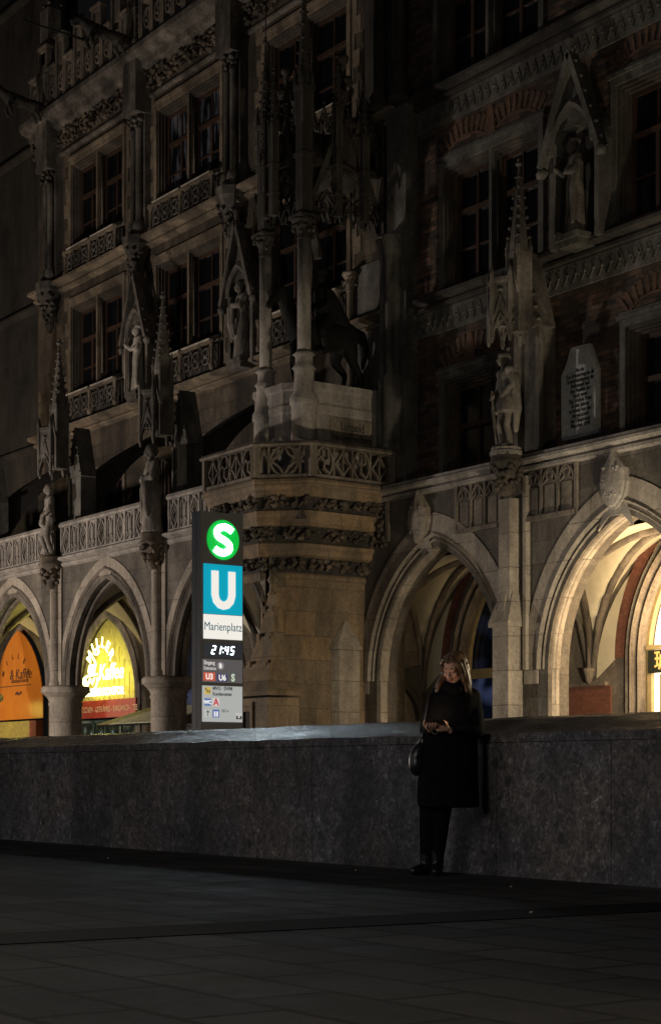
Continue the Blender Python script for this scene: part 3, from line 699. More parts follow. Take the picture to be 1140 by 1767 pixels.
# ---- statue tabernacles on the arcade: corbel, canopy, spire, rear pier, flyer
def tabernacle(u, d, zc, name_mat, canopy_z, side=.36, flyer=True, small=False):
    """u,d: statue axis; zc: top of the corbel"""
    g = MB()
    g.lathe(u, d, [(.12, zc-.95), (.16, zc-.85), (.14, zc-.78), (.26, zc-.45), (.36, zc-.30), (.38, zc-.22), (.33, zc-.18), (.36, zc-.06), (.34, zc)], 10)
    for k in range(40):
        an = random.uniform(0, 2*PI); t = random.random(); rr = .2+.16*t
        g.blob((u+rr*math.cos(an), d+rr*math.sin(an), zc-.8+.5*t), .075)
    g.build('corbel', M['foliage'] if not small else M['carved'], TH_)
    # canopy: hexagonal box of little gabled arches
    g = MB(); z0 = canopy_z; R = .40; K = 6
    g.lathe(u, d, [(R*.9, z0+.34), (R, z0+.4), (R, z0+1.15), (R*1.08, z0+1.2), (R*1.08, z0+1.28), (R*.7, z0+1.34)], K, False, PI/6)
    for k in range(K):
        an = 2*PI*k/K+PI/6; ca, sa = math.cos(an), math.sin(an)
        g.lathe(u+R*ca, d+R*sa, [(.02, z0-.12), (.05, z0-.02), (.045, z0+.1), (.05, z0+1.25), (.06, z0+1.3), (.01, z0+1.6)], 6)
        an2 = 2*PI*(k+1)/K+PI/6; p0 = Vector((u+R*ca, d+R*sa, 0)); p1 = Vector((u+R*math.cos(an2), d+R*math.sin(an2), 0)); mid = (p0+p1)/2
        pts = [(0, .05), (.12, .3), (.3, .48), (.5, .62), (.7, .48), (.88, .3), (1, .05)]
        g.tube([tuple(p0.lerp(p1, t)+Vector((0, 0, z0+zz-.1))) for t, zz in pts], .03, 5)
        g.tube([tuple(p0+Vector((0, 0, z0+.25))), tuple(mid*1.0+Vector((0, 0, z0+.95))), tuple(p1+Vector((0, 0, z0+.25)))], .03, 5)
        g.blob((mid.x, mid.y, z0+1.0), .06); g.blob((mid.x, mid.y, z0+.35), .035)
    g.build('canopy', name_mat, TH_)
    g = MB(); zs_ = z0+1.3; o = .30
    if not small:
        g.prism([(u+o-.2, d-.1), (u+o+.2, d-.1), (u+o+.2, d+.3), (u+o-.2, d+.3)], z0+.1, zs_+.5)
        for k in range(4):
            an = k*PI/2+PI/4; g.lathe(u+o+.24*math.cos(an), d+.1+.24*math.sin(an), [(.05, zs_-.3), (.05, zs_+.45), (.07, zs_+.5), (.01, zs_+.95)], 5)
        spire(g, u+o, d+.1, zs_+.5, zs_+2.55, .24, 8, 8, .06)
        for sx in (-1, 1): g.tube([(u+o+sx*.24, d-.12, zs_-.4), (u+o, d-.14, zs_+.35)], .035, 5)
    else: spire(g, u, d, zs_, zs_+1.6, .2, 6, 6, .055)
    g.build('spire', name_mat, TH_)
    if flyer:
        # rear pier with gabled cap
        g = MB(); pu, pd = u+.28, d+.75
        g.box(pu-.22, pu+.38, pd-.15, pd+.35, 6.95, z0+.15); g.box(pu-.30, pu-.22, pd-.2, pd-.1, 7.0, z0+.2)
        g.plate([(pu-.34, z0-.1), (pu+.5, z0-.1), (pu+.08, z0+1.35)], pd-.2, pd+.3)
        for sx in (-1, 1): crockets(g, (pu+.08+sx*.42, pd-.2, z0-.1), (pu+.08, pd-.2, z0+1.35), 6, .07)
        g.build('rear_pier', M['grey'], TH_)
        # flying buttress rising to the upper wall
        g = MB(); r0 = []; n = 12; dd0 = pd+.3; span = DU-dd0+.05
        for i in range(n+1):
            t = i/n; dd = dd0+span*t; zi = 8.0+(z0+1.15-8.0)*math.sin(t*PI/2)**.9; zo = max(zi+.28, 9.2+(11.05-9.2)*t**.75)
            r0.append([(pu-.18, dd, zi), (pu+.18, dd, zi), (pu+.18, dd, zo), (pu+.24, dd, zo+.02), (pu+.24, dd, zo+.1), (pu-.24, dd, zo+.1), (pu-.24, dd, zo+.02), (pu-.18, dd, zo)])
        g.loft(r0); g.build('flying_buttress', M['dark'], TH_)
for u in PU[1:]: tabernacle(u, DL-.18, 7.05, M['spire'], 9.45)
tabernacle(U(872, 24.6), 24.62, 7.72, M['spire'], 10.15, flyer=False)

# niche tabernacles on the upper wall (gabled, statue inside)
def gable_niche(u, z0, ztop, w_=.62, mat=None, d=None):
    d = DU-.02 if d is None else d; mat = mat or M['carved']
    g = MB(); h = ztop-z0; zs_ = z0+h*.50
    g.box(u-w_-.14, u-w_, d-.42, d, z0, zs_+.1); g.box(u+w_, u+w_+.14, d-.42, d, z0, zs_+.1)
    arch_sweep(g, u, w_, zs_, w_*1.5, [(-.05, d-.5), (.05, d-.56), (.14, d-.5), (.14, d), (-.05, d)], n=8)
    P = [(u-w_-.3, zs_-.25), (u, ztop)]
    for sx in (-1, 1):
        g.bar([(u+sx*(w_+.28), zs_-.2), (u, ztop)], .13, (d-.62, d-.35))
        crockets(g, (u+sx*(w_+.34), d-.5, zs_-.2), (u+sx*.06, d-.5, ztop), 6, .085)
        g.blob((u+sx*(w_+.3), d-.5, zs_-.3), .14)
    g.plate([(u-w_*.8, zs_+w_*.8), (u+w_*.8, zs_+w_*.8), (u, ztop-.1)], d-.4, d-.05)
    g.lathe(u, d-.5, [(.05, ztop-.05), (.1, ztop+.1), (.05, ztop+.15), (.14, ztop+.28), (.03, ztop+.42)], 6)
    g.box(u-.3, u+.3, d-.6, d, z0-.1, z0+.04); g.prism([(u-.36, d-.66), (u+.36, d-.66), (u+.36, d), (u-.36, d)], z0+.04, z0+.16)
    nb = g.build('niche', mat, TH_)
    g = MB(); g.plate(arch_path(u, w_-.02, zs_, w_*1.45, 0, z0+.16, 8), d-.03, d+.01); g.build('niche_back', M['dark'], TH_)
NU3, NU4, NU5 = U(238, 25.5), U(416, 25.5), U(992, 25.5)
gable_niche(NU3, 12.2, 16.0, .5, M['spire']); gable_niche(NU4, 12.05, 16.0, .5, M['spire']); gable_niche(NU5, 12.1, 16.1, .62, M['grey'])

# ================================================================ CORNER TURRET WITH BALCONY
BAL = [(-36.4, 21.87), (-34.08, 21.87), (-33.1, 22.85), (-33.12, 25.2), (-36.4, 25.2)]
BOD = [(-34.6, 22.38), (-34.42, 22.38), (-34.02, 23.05), (-33.98, 25.2), (-34.6, 25.2)]
CRB = [(-35.4, 22.3), (-34.5, 22.3), (-34.0, 23.0), (-33.96, 25.2), (-35.4, 25.2)]
def lerp_poly(a, b_, t): return [(p[0]+(q[0]-p[0])*t, p[1]+(q[1]-p[1])*t) for p, q in zip(a, b_)]
def tier(prof, name, mat, A=CRB, B=BAL):
    g = MB(); g.loft([[(p[0], p[1], z) for p in lerp_poly(A, B, s)] for z, s in prof]); return g.build(name, mat, TH_)
g = MB(); g.prism(BOD, 0, 5.4); g.build('turret_wall', M['turret'], TH_)
g = MB(); g.prism([(p[0]+.05, p[1]-.05) for p in BOD], 0, .55); g.build('plinth', M['band'], TH_)
tier([(5.35, -.10), (5.42, .02), (5.5, .04), (5.55, .0)], 'corbel_moulding', M['turret'])
tier([(5.55, -.02), (5.9, .12)], 'corbel_course', M['dark'])
tier([(5.9, .18), (5.95, .30), (6.05, .33), (6.12, .42), (6.2, .44), (6.24, .36)], 'corbel_moulding', M['turret'])
tier([(6.24, .32), (6.6, .45)], 'corbel_course', M['dark'])
tier([(6.6, .55), (6.68, .66), (6.8, .68), (6.86, .74), (6.94, .76), (6.98, .66)], 'corbel_moulding', M['turret'])
tier([(6.98, .66), (7.28, .72)], 'corbel_course', M['dark'])
tier([(7.26, .84), (7.34, .92), (7.42, .93), (7.48, 1.02), (7.6, 1.04), (7.66, 1.0), (7.7, .9)], 'corbel_moulding', M['turret'])
for (z0, z1, s0) in ((5.58, 5.9, .1), (6.26, 6.6, .44), (7.0, 7.28, .74)):
    g = MB(); P = lerp_poly(CRB, BAL, s0)
    for a, b_, n in ((P[0], P[1], 70), (P[1], P[2], 45), (P[2], P[3], 80)):
        ln = math.hypot(b_[0]-a[0], b_[1]-a[1]); nx, ny = (b_[1]-a[1])/ln, -(b_[0]-a[0])/ln
        for i in range(n):
            t = random.random(); o = random.uniform(-.02, .1); c = (a[0]+(b_[0]-a[0])*t+nx*o, a[1]+(b_[1]-a[1])*t+ny*o, random.uniform(z0+.04, z1-.03))
            if math.sin(t*ln*9+z0*5) < -.75: continue
            (g.blob(c, random.uniform(.04, .1), (1,1,.8), 5) if i % 3 else g.leaf(c, random.uniform(.08, .14)))
    g.build('corbel_foliage', M['foliage'], TH_)
# attached shaft with pyramid cap beside the arch
g = MB(); bu, bd = U(572, 24.3), 24.35
PB = [(-33.99, 24.0), (-33.82, 24.12), (-33.82, 24.72), (-33.99, 24.86), (-34.2, 24.4)]
g.prism(PB, 0, 3.75); g.prism([(p[0]*1.0+(.04 if p[0] > -33.9 else 0), p[1]+(.05 if p[1] > 24.4 else -.05)) for p in PB], 3.75, 3.84)
g.loft([[(p[0], p[1]+(.05 if p[1] > 24.4 else -.05), 3.84) for p in PB], [(-33.97+(p[0]+33.97)*.05, 24.42+(p[1]-24.42)*.05, 4.5) for p in PB]])
g.build('buttress', M['band'], TH_)
# flared stone roof and low doorway at the foot
g = MB(); pu, pd = U(452, 21.9), 22.3
rings = []
for z, hw, dd in ((2.55, 1.05, .95), (2.65, 1.0, .9), (2.9, .72, .68), (3.4, .46, .46), (4.0, .30, .30), (4.6, .20, .18), (5.0, .16, .12)):
    rings.append([(pu-hw, pd, z), (pu-hw, pd-dd, z), (pu+hw, pd-dd, z), (pu+hw, pd, z)])
g.loft(rings)
for z, hw, dd in ((3.25, .54, .52), (3.9, .34, .34), (4.55, .24, .22)):
    for k in (-1, 1): g.box(pu+k*hw*.6-.07, pu+k*hw*.6+.07, pd-dd-.05, pd-dd+.15, z, z+.14)
    g.box(pu-hw*.95, pu+hw*.95, pd-dd-.02, pd-dd+.1, z-.02, z+.06)
g.lathe(pu, pd-.08, [(.16, 4.95), (.09, 5.05), (.09, 5.2), (.15, 5.3), (.05, 5.5)], 6)
g.build('porch_roof', M['turret'], TH_)
g = MB(); g.box(pu-.95, pu-.45, pd-.85, pd, 0, 2.5); g.box(pu+.25, pu+.95, pd-.85, pd, 0, 2.5); g.box(pu-.45, pu+.25, pd-.85, pd, 2.2, 2.5); g.box(pu-.55, pu-.45, pd-.9, pd-.85, 0, 2.3); g.box(pu+.25, pu+.35, pd-.9, pd-.85, 0, 2.3); g.box(pu-.55, pu+.35, pd-.9, pd-.85, 2.3, 2.42)
pw = g.build('porch', M['turret'], TH_)
g = MB(); g.box(pu-.45, pu+.25, pd-.7, pd-.62, 0, 2.2); g.build('door', M['dark'], pw)

# balcony balustrade: open tracery on three faces
def face(p, q):
    P, Q = Vector((p[0], p[1])), Vector((q[0], q[1])); t = (Q-P).normalized(); n = Vector((t.y, -t.x)); ln = (Q-P).length
    return (lambda a, d, z: (P.x+t.x*a+n.x*(-d), P.y+t.y*a+n.y*(-d), z)), ln      # d grows inward
zb0, zb1 = 7.7, 8.42
bal = MB(); 
for i in range(3):
    f, ln = face(BAL[i], BAL[i+1]); bal.f = f
    bal.box(-.02, ln+.02, .0, .22, zb0, zb0+.07)
    bal.loft([[(a, d, z) for d, z in ((-.08, zb1), (-.1, zb1+.05), (-.04, zb1+.12), (.26, zb1+.13), (.3, zb1))] for a in (-.04, ln+.04)])
    bal.box(-.10 if i else 0, .1, -.04, .2, zb0, zb1+.02); bal.box(ln-.1, ln+.04, -.04, .2, zb0, zb1+.02)
    if i == 2: ln2 = ln-.1
    n = 2 if i == 1 else 4; x0, x1 = .1, ln-.1; dd = (.04, .14); zc = (zb0+zb1)/2+.03; hh = (zb1-zb0)/2-.02
    if i == 1:
        c = (x0+x1)/2
        hw = .33
        bal.bar([(c+hw*math.cos(t*PI/8), zc+hh*math.sin(t*PI/8)) for t in range(16)], .05, dd, closed=True)
        for sx, sz in ((1,1),(1,-1),(-1,1),(-1,-1)): bal.bar([(c, zc+sz*hh*.98), (c+sx*hw*.36, zc+sz*hh*.42), (c+sx*hw*.95, zc)], .05, dd)
        for sx in (-1, 1):
            bal.box(c+sx*.37-.025, c+sx*.37+.025, dd[0], dd[1], zb0, zb1)
            cc = c+sx*(.37+(x1-c))/2; w_ = (x1-c-.37)/2
            bal.bar([(cc-w_, zb0+.35), (cc-w_*.4, zc+.12), (cc, zb1-.04)], .045, dd); bal.bar([(cc+w_, zb0+.35), (cc+w_*.4, zc+.12), (cc, zb1-.04)], .045, dd)
            bal.bar([(cc, zb1-.03), (cc, zb1-.2)], .04, dd)
    else:
        for k in range(n):
            w_ = (x1-x0)/n; c = x0+(k+.5)*w_
            bal.box(c-w_/2-.025, c-w_/2+.025, dd[0], dd[1], zb0, zb1)
            if (k % 2 == 0) == (i == 0):
                for sx in (-1, 1): bal.bar([(c+sx*w_*.5, zb0+.3), (c+sx*w_*.22, zc+.1), (c, zb1-.04)], .045, dd); bal.bar([(c+sx*w_*.5, zb0+.42), (c+sx*w_*.15, zb0+.22), (c, zb0+.05)], .04, dd)
                bal.bar([(c, zb0+.05), (c, zb1)], .035, dd)
            else:
                hw = w_*.44
                bal.bar([(c+hw*math.cos(t*PI/8), zc+hh*math.sin(t*PI/8)) for t in range(16)], .05, dd, closed=True)
                for q in range(3):
                    a0 = q*2*PI/3+.4; bal.bar([(c, zc), (c+hw*.6*math.cos(a0), zc+hh*.5*math.sin(a0)), (c+hw*.9*math.cos(a0+.7), zc+hh*.9*math.sin(a0+.7))], .05, dd)
bal.build('balcony_balustrade', M['carved'], TH_)
g = MB(); g.prism([(p[0]*1, p[1]+.1) if i < 2 else p for i, p in enumerate(BAL)], 7.55, 7.69); g.build('balcony_floor', M['dark'], TH_)

# pedestal of the rider, with inscription on its flank
PED = [(-36.0, 23.1), (-34.75, 23.1), (-34.15, 23.6), (-34.15, 25.75), (-36.0, 25.75)]
def off(P, o): 
    c = (-35.1, 24.4); return [(c[0]+(p[0]-c[0])*(1+o), c[1]+(p[1]-c[1])*(1+o*.6)) for p in P]
g = MB()
g.loft([[(p[0], p[1], z) for p in off(PED, o)] for z, o in ((7.69, .06), (7.85, .06), (7.95, 0), (9.45, 0), (9.5, .03), (9.65, .04), (9.72, 0), (10.0, 0), (10.05, .05), (10.2, .05))])
g.build('pedestal', M['turret'] if False else M['rail'], TH_)
g = MB(); g.box(-34.14, -34.12, 24.05, 25.35, 8.75, 9.42); insc = g.build('inscription_panel', M['carved'], TH_)
# columns of the baldachin
def text(name, s, origin, xa, size, mat, parent, align='CENTER', bold=0.0, ext=.004, sx=1.0, shear=0.0, up=(0,0,1), sp=1.0):
    c = bpy.data.curves.new(name, 'FONT'); c.body = s; c.size = size; c.align_x = align; c.align_y = 'CENTER'; c.offset = bold; c.extrude = ext; c.resolution_u = 3; c.shear = shear; c.space_character = sp
    o = bpy.data.objects.new(name, c); COL.objects.link(o)
    dg = bpy.context.evaluated_depsgraph_get(); dg.update(); me = bpy.data.meshes.new_from_object(o.evaluated_get(dg)); bpy.data.objects.remove(o)
    X = Vector(xa).normalized(); Y = Vector(up); Zv = X.cross(Y)
    Mx = Matrix(((X.x*sx, Y.x, Zv.x, origin[0]), (X.y*sx, Y.y, Zv.y, origin[1]), (X.z*sx, Y.z, Zv.z, origin[2]), (0,0,0,1)))
    me.transform(Mx); me.materials.clear(); me.materials.append(mat); me.name = name
    return link(name, me, parent)
text('lettering', 'Luitpold', (-34.115, 24.72, 9.2), (0,1,0), .30, M['ink'], insc, bold=.006, sx=.72)
text('lettering', 'Prinz-Regent von Bayern', (-34.115, 24.70, 8.93), (0,1,0), .24, M['ink'], insc, bold=.005, sx=.50)
def column(u, d, r, zf, z0, z1, mat):
    g = MB(); g.lathe(u, d, [(r*1.9, 7.7), (r*1.9, zf-1.15), (r*2.15, zf-1.1), (r*2.1, zf-.95), (r*1.5, zf-.8), (r*1.45, zf-.3), (r*1.8, zf-.24), (r*1.3, zf-.15), (r*1.3, z0-.1), (r*1.7, z0-.06), (r*1.25, z0), (r, z0+.06)], 12)
    g.build('column_base', M['rail'], TH_)
    g = MB(); g.lathe(u, d, [(r, z0), (r, z1)], 20); g.build('column', mat, TH_)
    g = MB(); capital(g, u, d, z1, z1+.5, r, r*1.75, 12); g.box(u-r*1.7, u+r*1.7, d-r*1.7, d+r*1.7, z1+.5, z1+.58); g.build('capital', M['dark'], TH_)
C1 = (-35.65, 23.2); C2 = (-34.3, 23.42); C3 = (-34.3, 25.85); 
column(C1[0], C1[1], .155, 10.55, 10.7, 13.45, M['rail']); column(C2[0], C2[1], .165, 10.75, 10.9, 13.6, M['rail'])
# rear engaged pier with clustered shafts, and pale niche wall behind the horse
g = MB()
for k, (x, d) in enumerate(((672, 25.35), (684, 25.5), (662, 25.5))):
    u = U(x, d); g.lathe(u, d, [(.2, 7.4), (.2, 8.6), (.24, 8.65), (.16, 8.8), (.16, 10.3), (.2, 10.35), (.11, 10.5), (.11, 13.3), (.13, 13.35), (.2, 13.8), (.22, 13.85)], 10)
g.box(U(664, 25.5), U(697, 25.5), 25.55, DU+.02, 7.3, 17.0); g.build('engaged_pier', M['grey'], TH_)
g = MB(); g.box(U(603, 25.84), U(664, 25.84), 25.80, DU+.01, 10.2, 13.6); g.build('niche_wall', M['grey'], TH_)
g = MB(); g.lathe(U(604, 25.7), 25.7, [(.13, 10.2), (.09, 10.4), (.09, 13.0), (.16, 13.4)], 10); capital(g, U(604, 25.7), 25.7, 13.0, 13.5, .1, .2, 8); g.build('shaft', M['carved'], TH_)
# canopy: traceried gables, corner piers with pinnacles, vault web
def gable(p, q, z0, zap, zpk, nm='canopy_gable', trac=True):
    f, ln = face(p, q); g = MB(f); a = ln/2-.16; c = ln/2; h = zap-z0
    arch_sweep(g, c, a, z0, h, [(-.03, .0), (.05, -.04), (.12, .0), (.12, .14), (-.03, .14)], n=10)
    if trac:
        a2 = a/2
        for s in (-1, 1):
            g.bar(arch_path(c+s*a2, a2*.95, z0, h*.55, n=6), .05, (.02, .1))
            g.bar([(c+s*a2*.9, z0+.03), (c+s*a2*.55, z0+h*.3), (c+s*a2, z0+h*.5)], .035, (.03, .09)); g.bar([(c+s*a2*1.1, z0+.03), (c+s*a2*1.4, z0+h*.28), (c+s*a2, z0+h*.5)], .035, (.03, .09))
        for s in (-1, 1):
            for q in (.25, .5, .75): g.bar([(c+s*a*q, z0+h*.05), (c+s*a*(q-.08), z0+h*.28), (c+s*a*q, z0+h*.42)], .028, (.03, .09))
            g.bar([(c+s*a*.5+a*.2*math.cos(t*PI/5), z0+h*.36+a*.2*math.sin(t*PI/5)) for t in range(10)], .03, (.02, .1), closed=True)
        g.bar([(c+a*.33*math.cos(t*PI/6), z0+h*.68+a*.33*math.sin(t*PI/6)) for t in range(12)], .045, (.02, .1), closed=True)
    # spandrel plate between arch and gable
    pts = arch_pts(c, a+.1, z0, h+.12, 0, 8)
    for (x0, y0), (x1, y1) in zip(pts, pts[1:]):
        t0 = zpk-(zpk-z0)*abs(x0-c)/(c); t1 = zpk-(zpk-z0)*abs(x1-c)/(c)
        g.loft([[(x0, .05, y0), (x0, .12, y0), (x0, .12, max(t0, y0+.02)), (x0, .05, max(t0, y0+.02))], [(x1, .05, y1), (x1, .12, y1), (x1, .12, max(t1, y1+.02)), (x1, .05, max(t1, y1+.02))]])
    for s in (-1, 1):
        g.bar([(c+s*c, z0), (c, zpk)], .13, (-.04, .16)); crockets(g, (c+s*(c+.05), .05, z0), (c, .05, zpk), 8, .09)
    g.lathe(c, .06, [(.06, zpk-.1), (.1, zpk+.05), (.1, zpk+.35), (.17, zpk+.42), (.08, zpk+.5), (.07, zpk+.8)], 6)
    for k in range(4): g.blob((c+.17*math.cos(k*PI/2), .06+.17*math.sin(k*PI/2), zpk+.72), .11)
    g.lathe(c, .06, [(.07, zpk+.75), (.06, zpk+1.15), (.13, zpk+1.22), (.14, zpk+1.3), (.03, zpk+1.42)], 6)
    return g.build(nm, M['dark'], TH_)
gable(C1, C2, 14.15, 15.35, 16.6); gable(C2, C3, 14.15, 15.6, 17.0)
gable((-36.9, 25.6), C1, 14.15, 15.4, 16.6, trac=False)
for (u, d), zt, zp in ((C1, 16.6, 18.9), (C2, 17.2, 20.2), (C3, 16.2, 18.0)):
    g = MB(); g.box(u-.15, u+.15, d-.15, d+.15, 14.15, zt); g.box(u-.19, u+.19, d-.19, d+.19, 15.6, 15.7); g.box(u-.2, u+.2, d-.2, d+.2, zt, zt+.1)
    for k in range(4):
        an = PI/4+k*PI/2; g.lathe(u+.2*math.cos(an), d+.2*math.sin(an), [(.04, zt-.8), (.045, zt+.1), (.07, zt+.15), (.01, zt+.6)], 5)
    spire(g, u, d, zt+.1, zp, .17, 8, 8, .05)
    g.lathe(u, d, [(.02, zp-.2), (.015, zp+.9)], 5)
    g.build('canopy_pinnacle', M['dark'], TH_)
g = MB(); g.loft([[(p[0], p[1], z) for p in off(PED, o)] for z, o in ((15.5, -.12), (15.7, -.2), (16.2, -.6), (16.6, -.9))]); g.build('canopy_roof', M['dark'], TH_)

for (u, d), zz in (((-35.0, 23.0), 17.4), ((-34.15, 24.3), 17.8), ((-34.15, 25.1), 17.2), ((-35.3, 22.95), 16.6)):
    g = MB(); g.box(u-.09, u+.09, d-.09, d+.09, 14.3, zz-.9)
    for k in range(4): an = PI/4+k*PI/2; g.lathe(u+.11*math.cos(an), d+.11*math.sin(an), [(.03, zz-1.8), (.03, zz-1.0), (.045, zz-.95), (.008, zz-.6)], 5)
    for zq in (14.8, 15.5): g.box(u-.12, u+.12, d-.12, d+.12, zq, zq+.06)
    spire(g, u, d, zz-.9, zz+.5, .11, 6, 6, .04); g.build('canopy_pinnacle', M['dark'], TH_)
def pendant(p, q, z):
    f, ln = face(p, q); g = MB(f); n = max(2, int(ln/.34))
    for i in range(n):
        c = (i+.5)*ln/n; w_ = ln/n*.46
        g.bar(arch_path(c, w_, z, -.32, n=4) if False else [(c-w_, z-.02), (c-w_*.6, z+.16), (c, z+.26), (c+w_*.6, z+.16), (c+w_, z-.02)], .035, (-.12, -.05)); g.blob((c, -.09, z+.32), .05); g.blob((c-w_, -.09, z-.06), .045)
        g.bar([(c-w_, z), (c, z+.55), (c+w_, z)], .03, (-.12, -.07)); g.blob((c, -.09, z+.6), .045)
    g.build('pendant_tracery', M['dark'], TH_)
pendant(C1, C2, 14.2); pendant(C2, C3, 14.2); pendant(C1, C2, 16.4); pendant(C2, C3, 16.4)

# ================================================================ RIGHT ARCADE
RA, RZS, RH = 2.25, 3.0, 3.05
RC = [-31.24, -25.15, -19.1]
g = MB(); pass
arch_wall(g, -34.4, (RC[0]+RC[1])/2, RC[0], RA, RZS, RH, ZT_R-.05, DR, DR+.6, zj=0, n=16)
arch_wall(g, (RC[0]+RC[1])/2, (RC[1]+RC[2])/2, RC[1], RA, RZS, RH, ZT_R-.05, DR, DR+.6, zj=0, n=16)
arch_wall(g, (RC[1]+RC[2])/2, -16, RC[2], RA, RZS, RH, ZT_R-.05, DR, DR+.6, zj=0, n=16)
g.build('arcade_wall', M['arcade'], TH_)
for c in RC:
    g = MB(); arch_sweep(g, c, RA, RZS, RH, [(.30, DR-.03), (.74, DR-.03), (.74, DR+.05), (.30, DR+.05)], n=18, z0=RZS-.3); g.build('voussoir_band', M['band'], TH_)
    g = MB()
    for off_, dd, r in ((.27, DR-.03, .05), (.14, DR+.03, .055), (.02, DR+.12, .05)):
        arch_sweep(g, c, RA, RZS, RH, [(off_-r, dd), (off_, dd-r*1.2), (off_+r, dd), (off_+r, dd+.2), (off_-r, dd+.2)], n=18, z0=3.0)
    arch_sweep(g, c, RA, RZS, RH, [(-.05, DR+.2), (.03, DR+.06), (.3, DR-.0), (.3, DR+.3), (-.02, DR+.3)], n=18, z0=0)
    g.build('arch_moulding', M['band'], TH_)
# piers with diagonal buttress and weathered cap
for pc, r0 in (((RC[0]+RC[1])/2-.25, .36), ((RC[1]+RC[2])/2-.2, .36)):
    g = MB(); dq = [(pc-.42, DR+.05), (pc-.02, DR-.42), (pc+.38, DR+.05)]
    dq = [(pc-.42, DR+.1), (pc-.30, DR-.40), (pc+.22, DR-.40), (pc+.24, DR+.1)]
    g.prism(dq, 0, 3.95); g.prism([(pc-.50, DR+.1), (pc-.37, DR-.47), (pc+.29, DR-.47), (pc+.31, DR+.1)], 3.95, 4.05)
    g.loft([[(pc-.50, DR+.1, 4.05), (pc-.37, DR-.47, 4.05), (pc+.29, DR-.47, 4.05), (pc+.31, DR+.1, 4.05)], [(pc-.30, DR+.1, 4.75), (pc-.26, DR-.2, 4.75), (pc+.14, DR-.2, 4.75), (pc+.18, DR+.1, 4.75)]])
    g.loft([[(pc-.2, DR-.42, 4.1), (pc+.08, DR-.42, 4.1), (pc+.02, DR-.1, 4.1), (pc-.14, DR-.1, 4.1)], [(pc-.08, DR-.2, 5.1), (pc-.04, DR-.2, 5.1), (pc-.04, DR-.12, 5.1), (pc-.08, DR-.12, 5.1)]])
    g.prism([(pc-.30, DR+.1), (pc-.24, DR-.28), (pc+.12, DR-.28), (pc+.18, DR+.1)], 4.5, 6.75)
    g.prism([(pc+.30, DR+.02), (pc+.34, DR-.10), (pc+.44, DR-.10), (pc+.48, DR+.02)], 3.0, 7.2); 
    g.build('buttress', M['band'], TH_)
g = MB(); ku = U(925, 25.6)
g.box(ku-.28, ku+.30, 25.4, DU, 7.6, 10.6); g.box(ku-.40, ku-.28, 25.3, 25.42, 7.6, 10.7); g.box(ku+.30, ku+.42, 25.3, 25.42, 7.6, 10.7)
g.plate([(ku-.5, 10.5), (ku+.52, 10.5), (ku+.01, 12.2)], 25.25, 25.7)
for sx in (-1, 1): crockets(g, (ku+sx*.5, 25.25, 10.5), (ku, 25.25, 12.2), 6, .07)
g.build('rear_pier', M['spire'], TH_)
# parapet: cap, blind lancet panels, shields
course(-33.2, -16, DR, 7.42, .16, .22, mat=M['rail'])
g = MB(); g.box(-33.2, -16, DR-.12, DR+1.0, 7.6, 7.66); g.build('parapet_cap', M['rail'], TH_)
def blind_panel(u0, u1, n):
    z0, z1 = 6.3, 7.28; g = MB()
    g.box(u0-.08, u0, DR-.05, DR+.02, z0-.08, z1+.05); g.box(u1, u1+.08, DR-.05, DR+.02, z0-.08, z1+.05); g.box(u0, u1, DR-.09, DR+.02, z0-.1, z0); g.box(u0, u1, DR-.05, DR+.02, z1, z1+.05)
    w_ = (u1-u0)/n
    for i in range(n):
        c = u0+(i+.5)*w_
        if i: g.box(c-w_/2-.03, c-w_/2+.03, DR-.045, DR+.01, z0, z1)
        g.bar(arch_path(c, w_*.42, z1-.32, w_*.6, n=5), .035, (DR-.045, DR))
        for s in (-1, 1): g.bar([(c+s*w_*.40, z1-.34), (c+s*w_*.13, z1-.24), (c+s*w_*.22, z1-.12), (c, z1-.06)], .03, (DR-.04, DR))
        g.box(c-w_*.36, c+w_*.36, DR-.03, DR, z0+.03, z0+.5) if False else g.box(c-w_*.30, c+w_*.30, DR-.018, DR, z0+.05, z1-.36)
    g.build('blind_panel', M['carved'], TH_)
blind_panel(U(790, DR), U(862, DR), 3); blind_panel(U(906, DR), U(993, DR), 3); blind_panel(U(1180, DR), U(1260, DR), 3)
g = MB(); g.box(U(668, DR), U(673, DR), DR-.06, DR, 6.4, 7.35); g.box(U(640, DR), U(673, DR), DR-.06, DR, 6.32, 6.4); g.build('panel_frame', M['carved'], TH_)
def shield(x, mat):
    u = U(x, DR); zc = 6.75; out = [(0, .62), (.10, .45), (.30, .2), (.36, -.08), (.28, -.38), (.08, -.58), (-.08, -.58), (-.28, -.38), (-.36, -.08), (-.30, .2), (-.10, .45)]
    g = MB(); g.plate([(u+a*1.08, zc+b_*1.04) for a, b_ in out], DR-.12, DR); g.loft([[(u+a*s, DR-dd, zc+b_*s) for a, b_ in out] for s, dd in ((1.0, .12), (.93, .17), (.7, .2), (.3, .23), (.05, .235))])
    for i in range(30): g.blob((u+random.uniform(-.2, .2), DR-.2, zc+random.uniform(-.35, .25)), .045, (1, .6, 1), 5)
    g.plate([(u-.5, zc-1.0), (u-.25, zc-.4), (u+.25, zc-.4), (u+.5, zc-1.0), (u+.2, zc-.72), (u-.2, zc-.72)], DR-.05, DR)
    g.build('shield', mat, TH_)
shield(727, M['band']); shield(1064, M['rail'])
g = MB()
for i in range(60): 
    a = -33.6+random.uniform(-.2, .5); g.blob((a, DR-random.uniform(0, .12), random.uniform(6.2, 7.2)), .07)
g.build('corner_foliage', M['foliage'], TH_)
g = MB(); g.box(-33.3, -16, DR+.5, DU+.1, 6.6, 7.0); g.build('walkway', M['dark'], TH_)
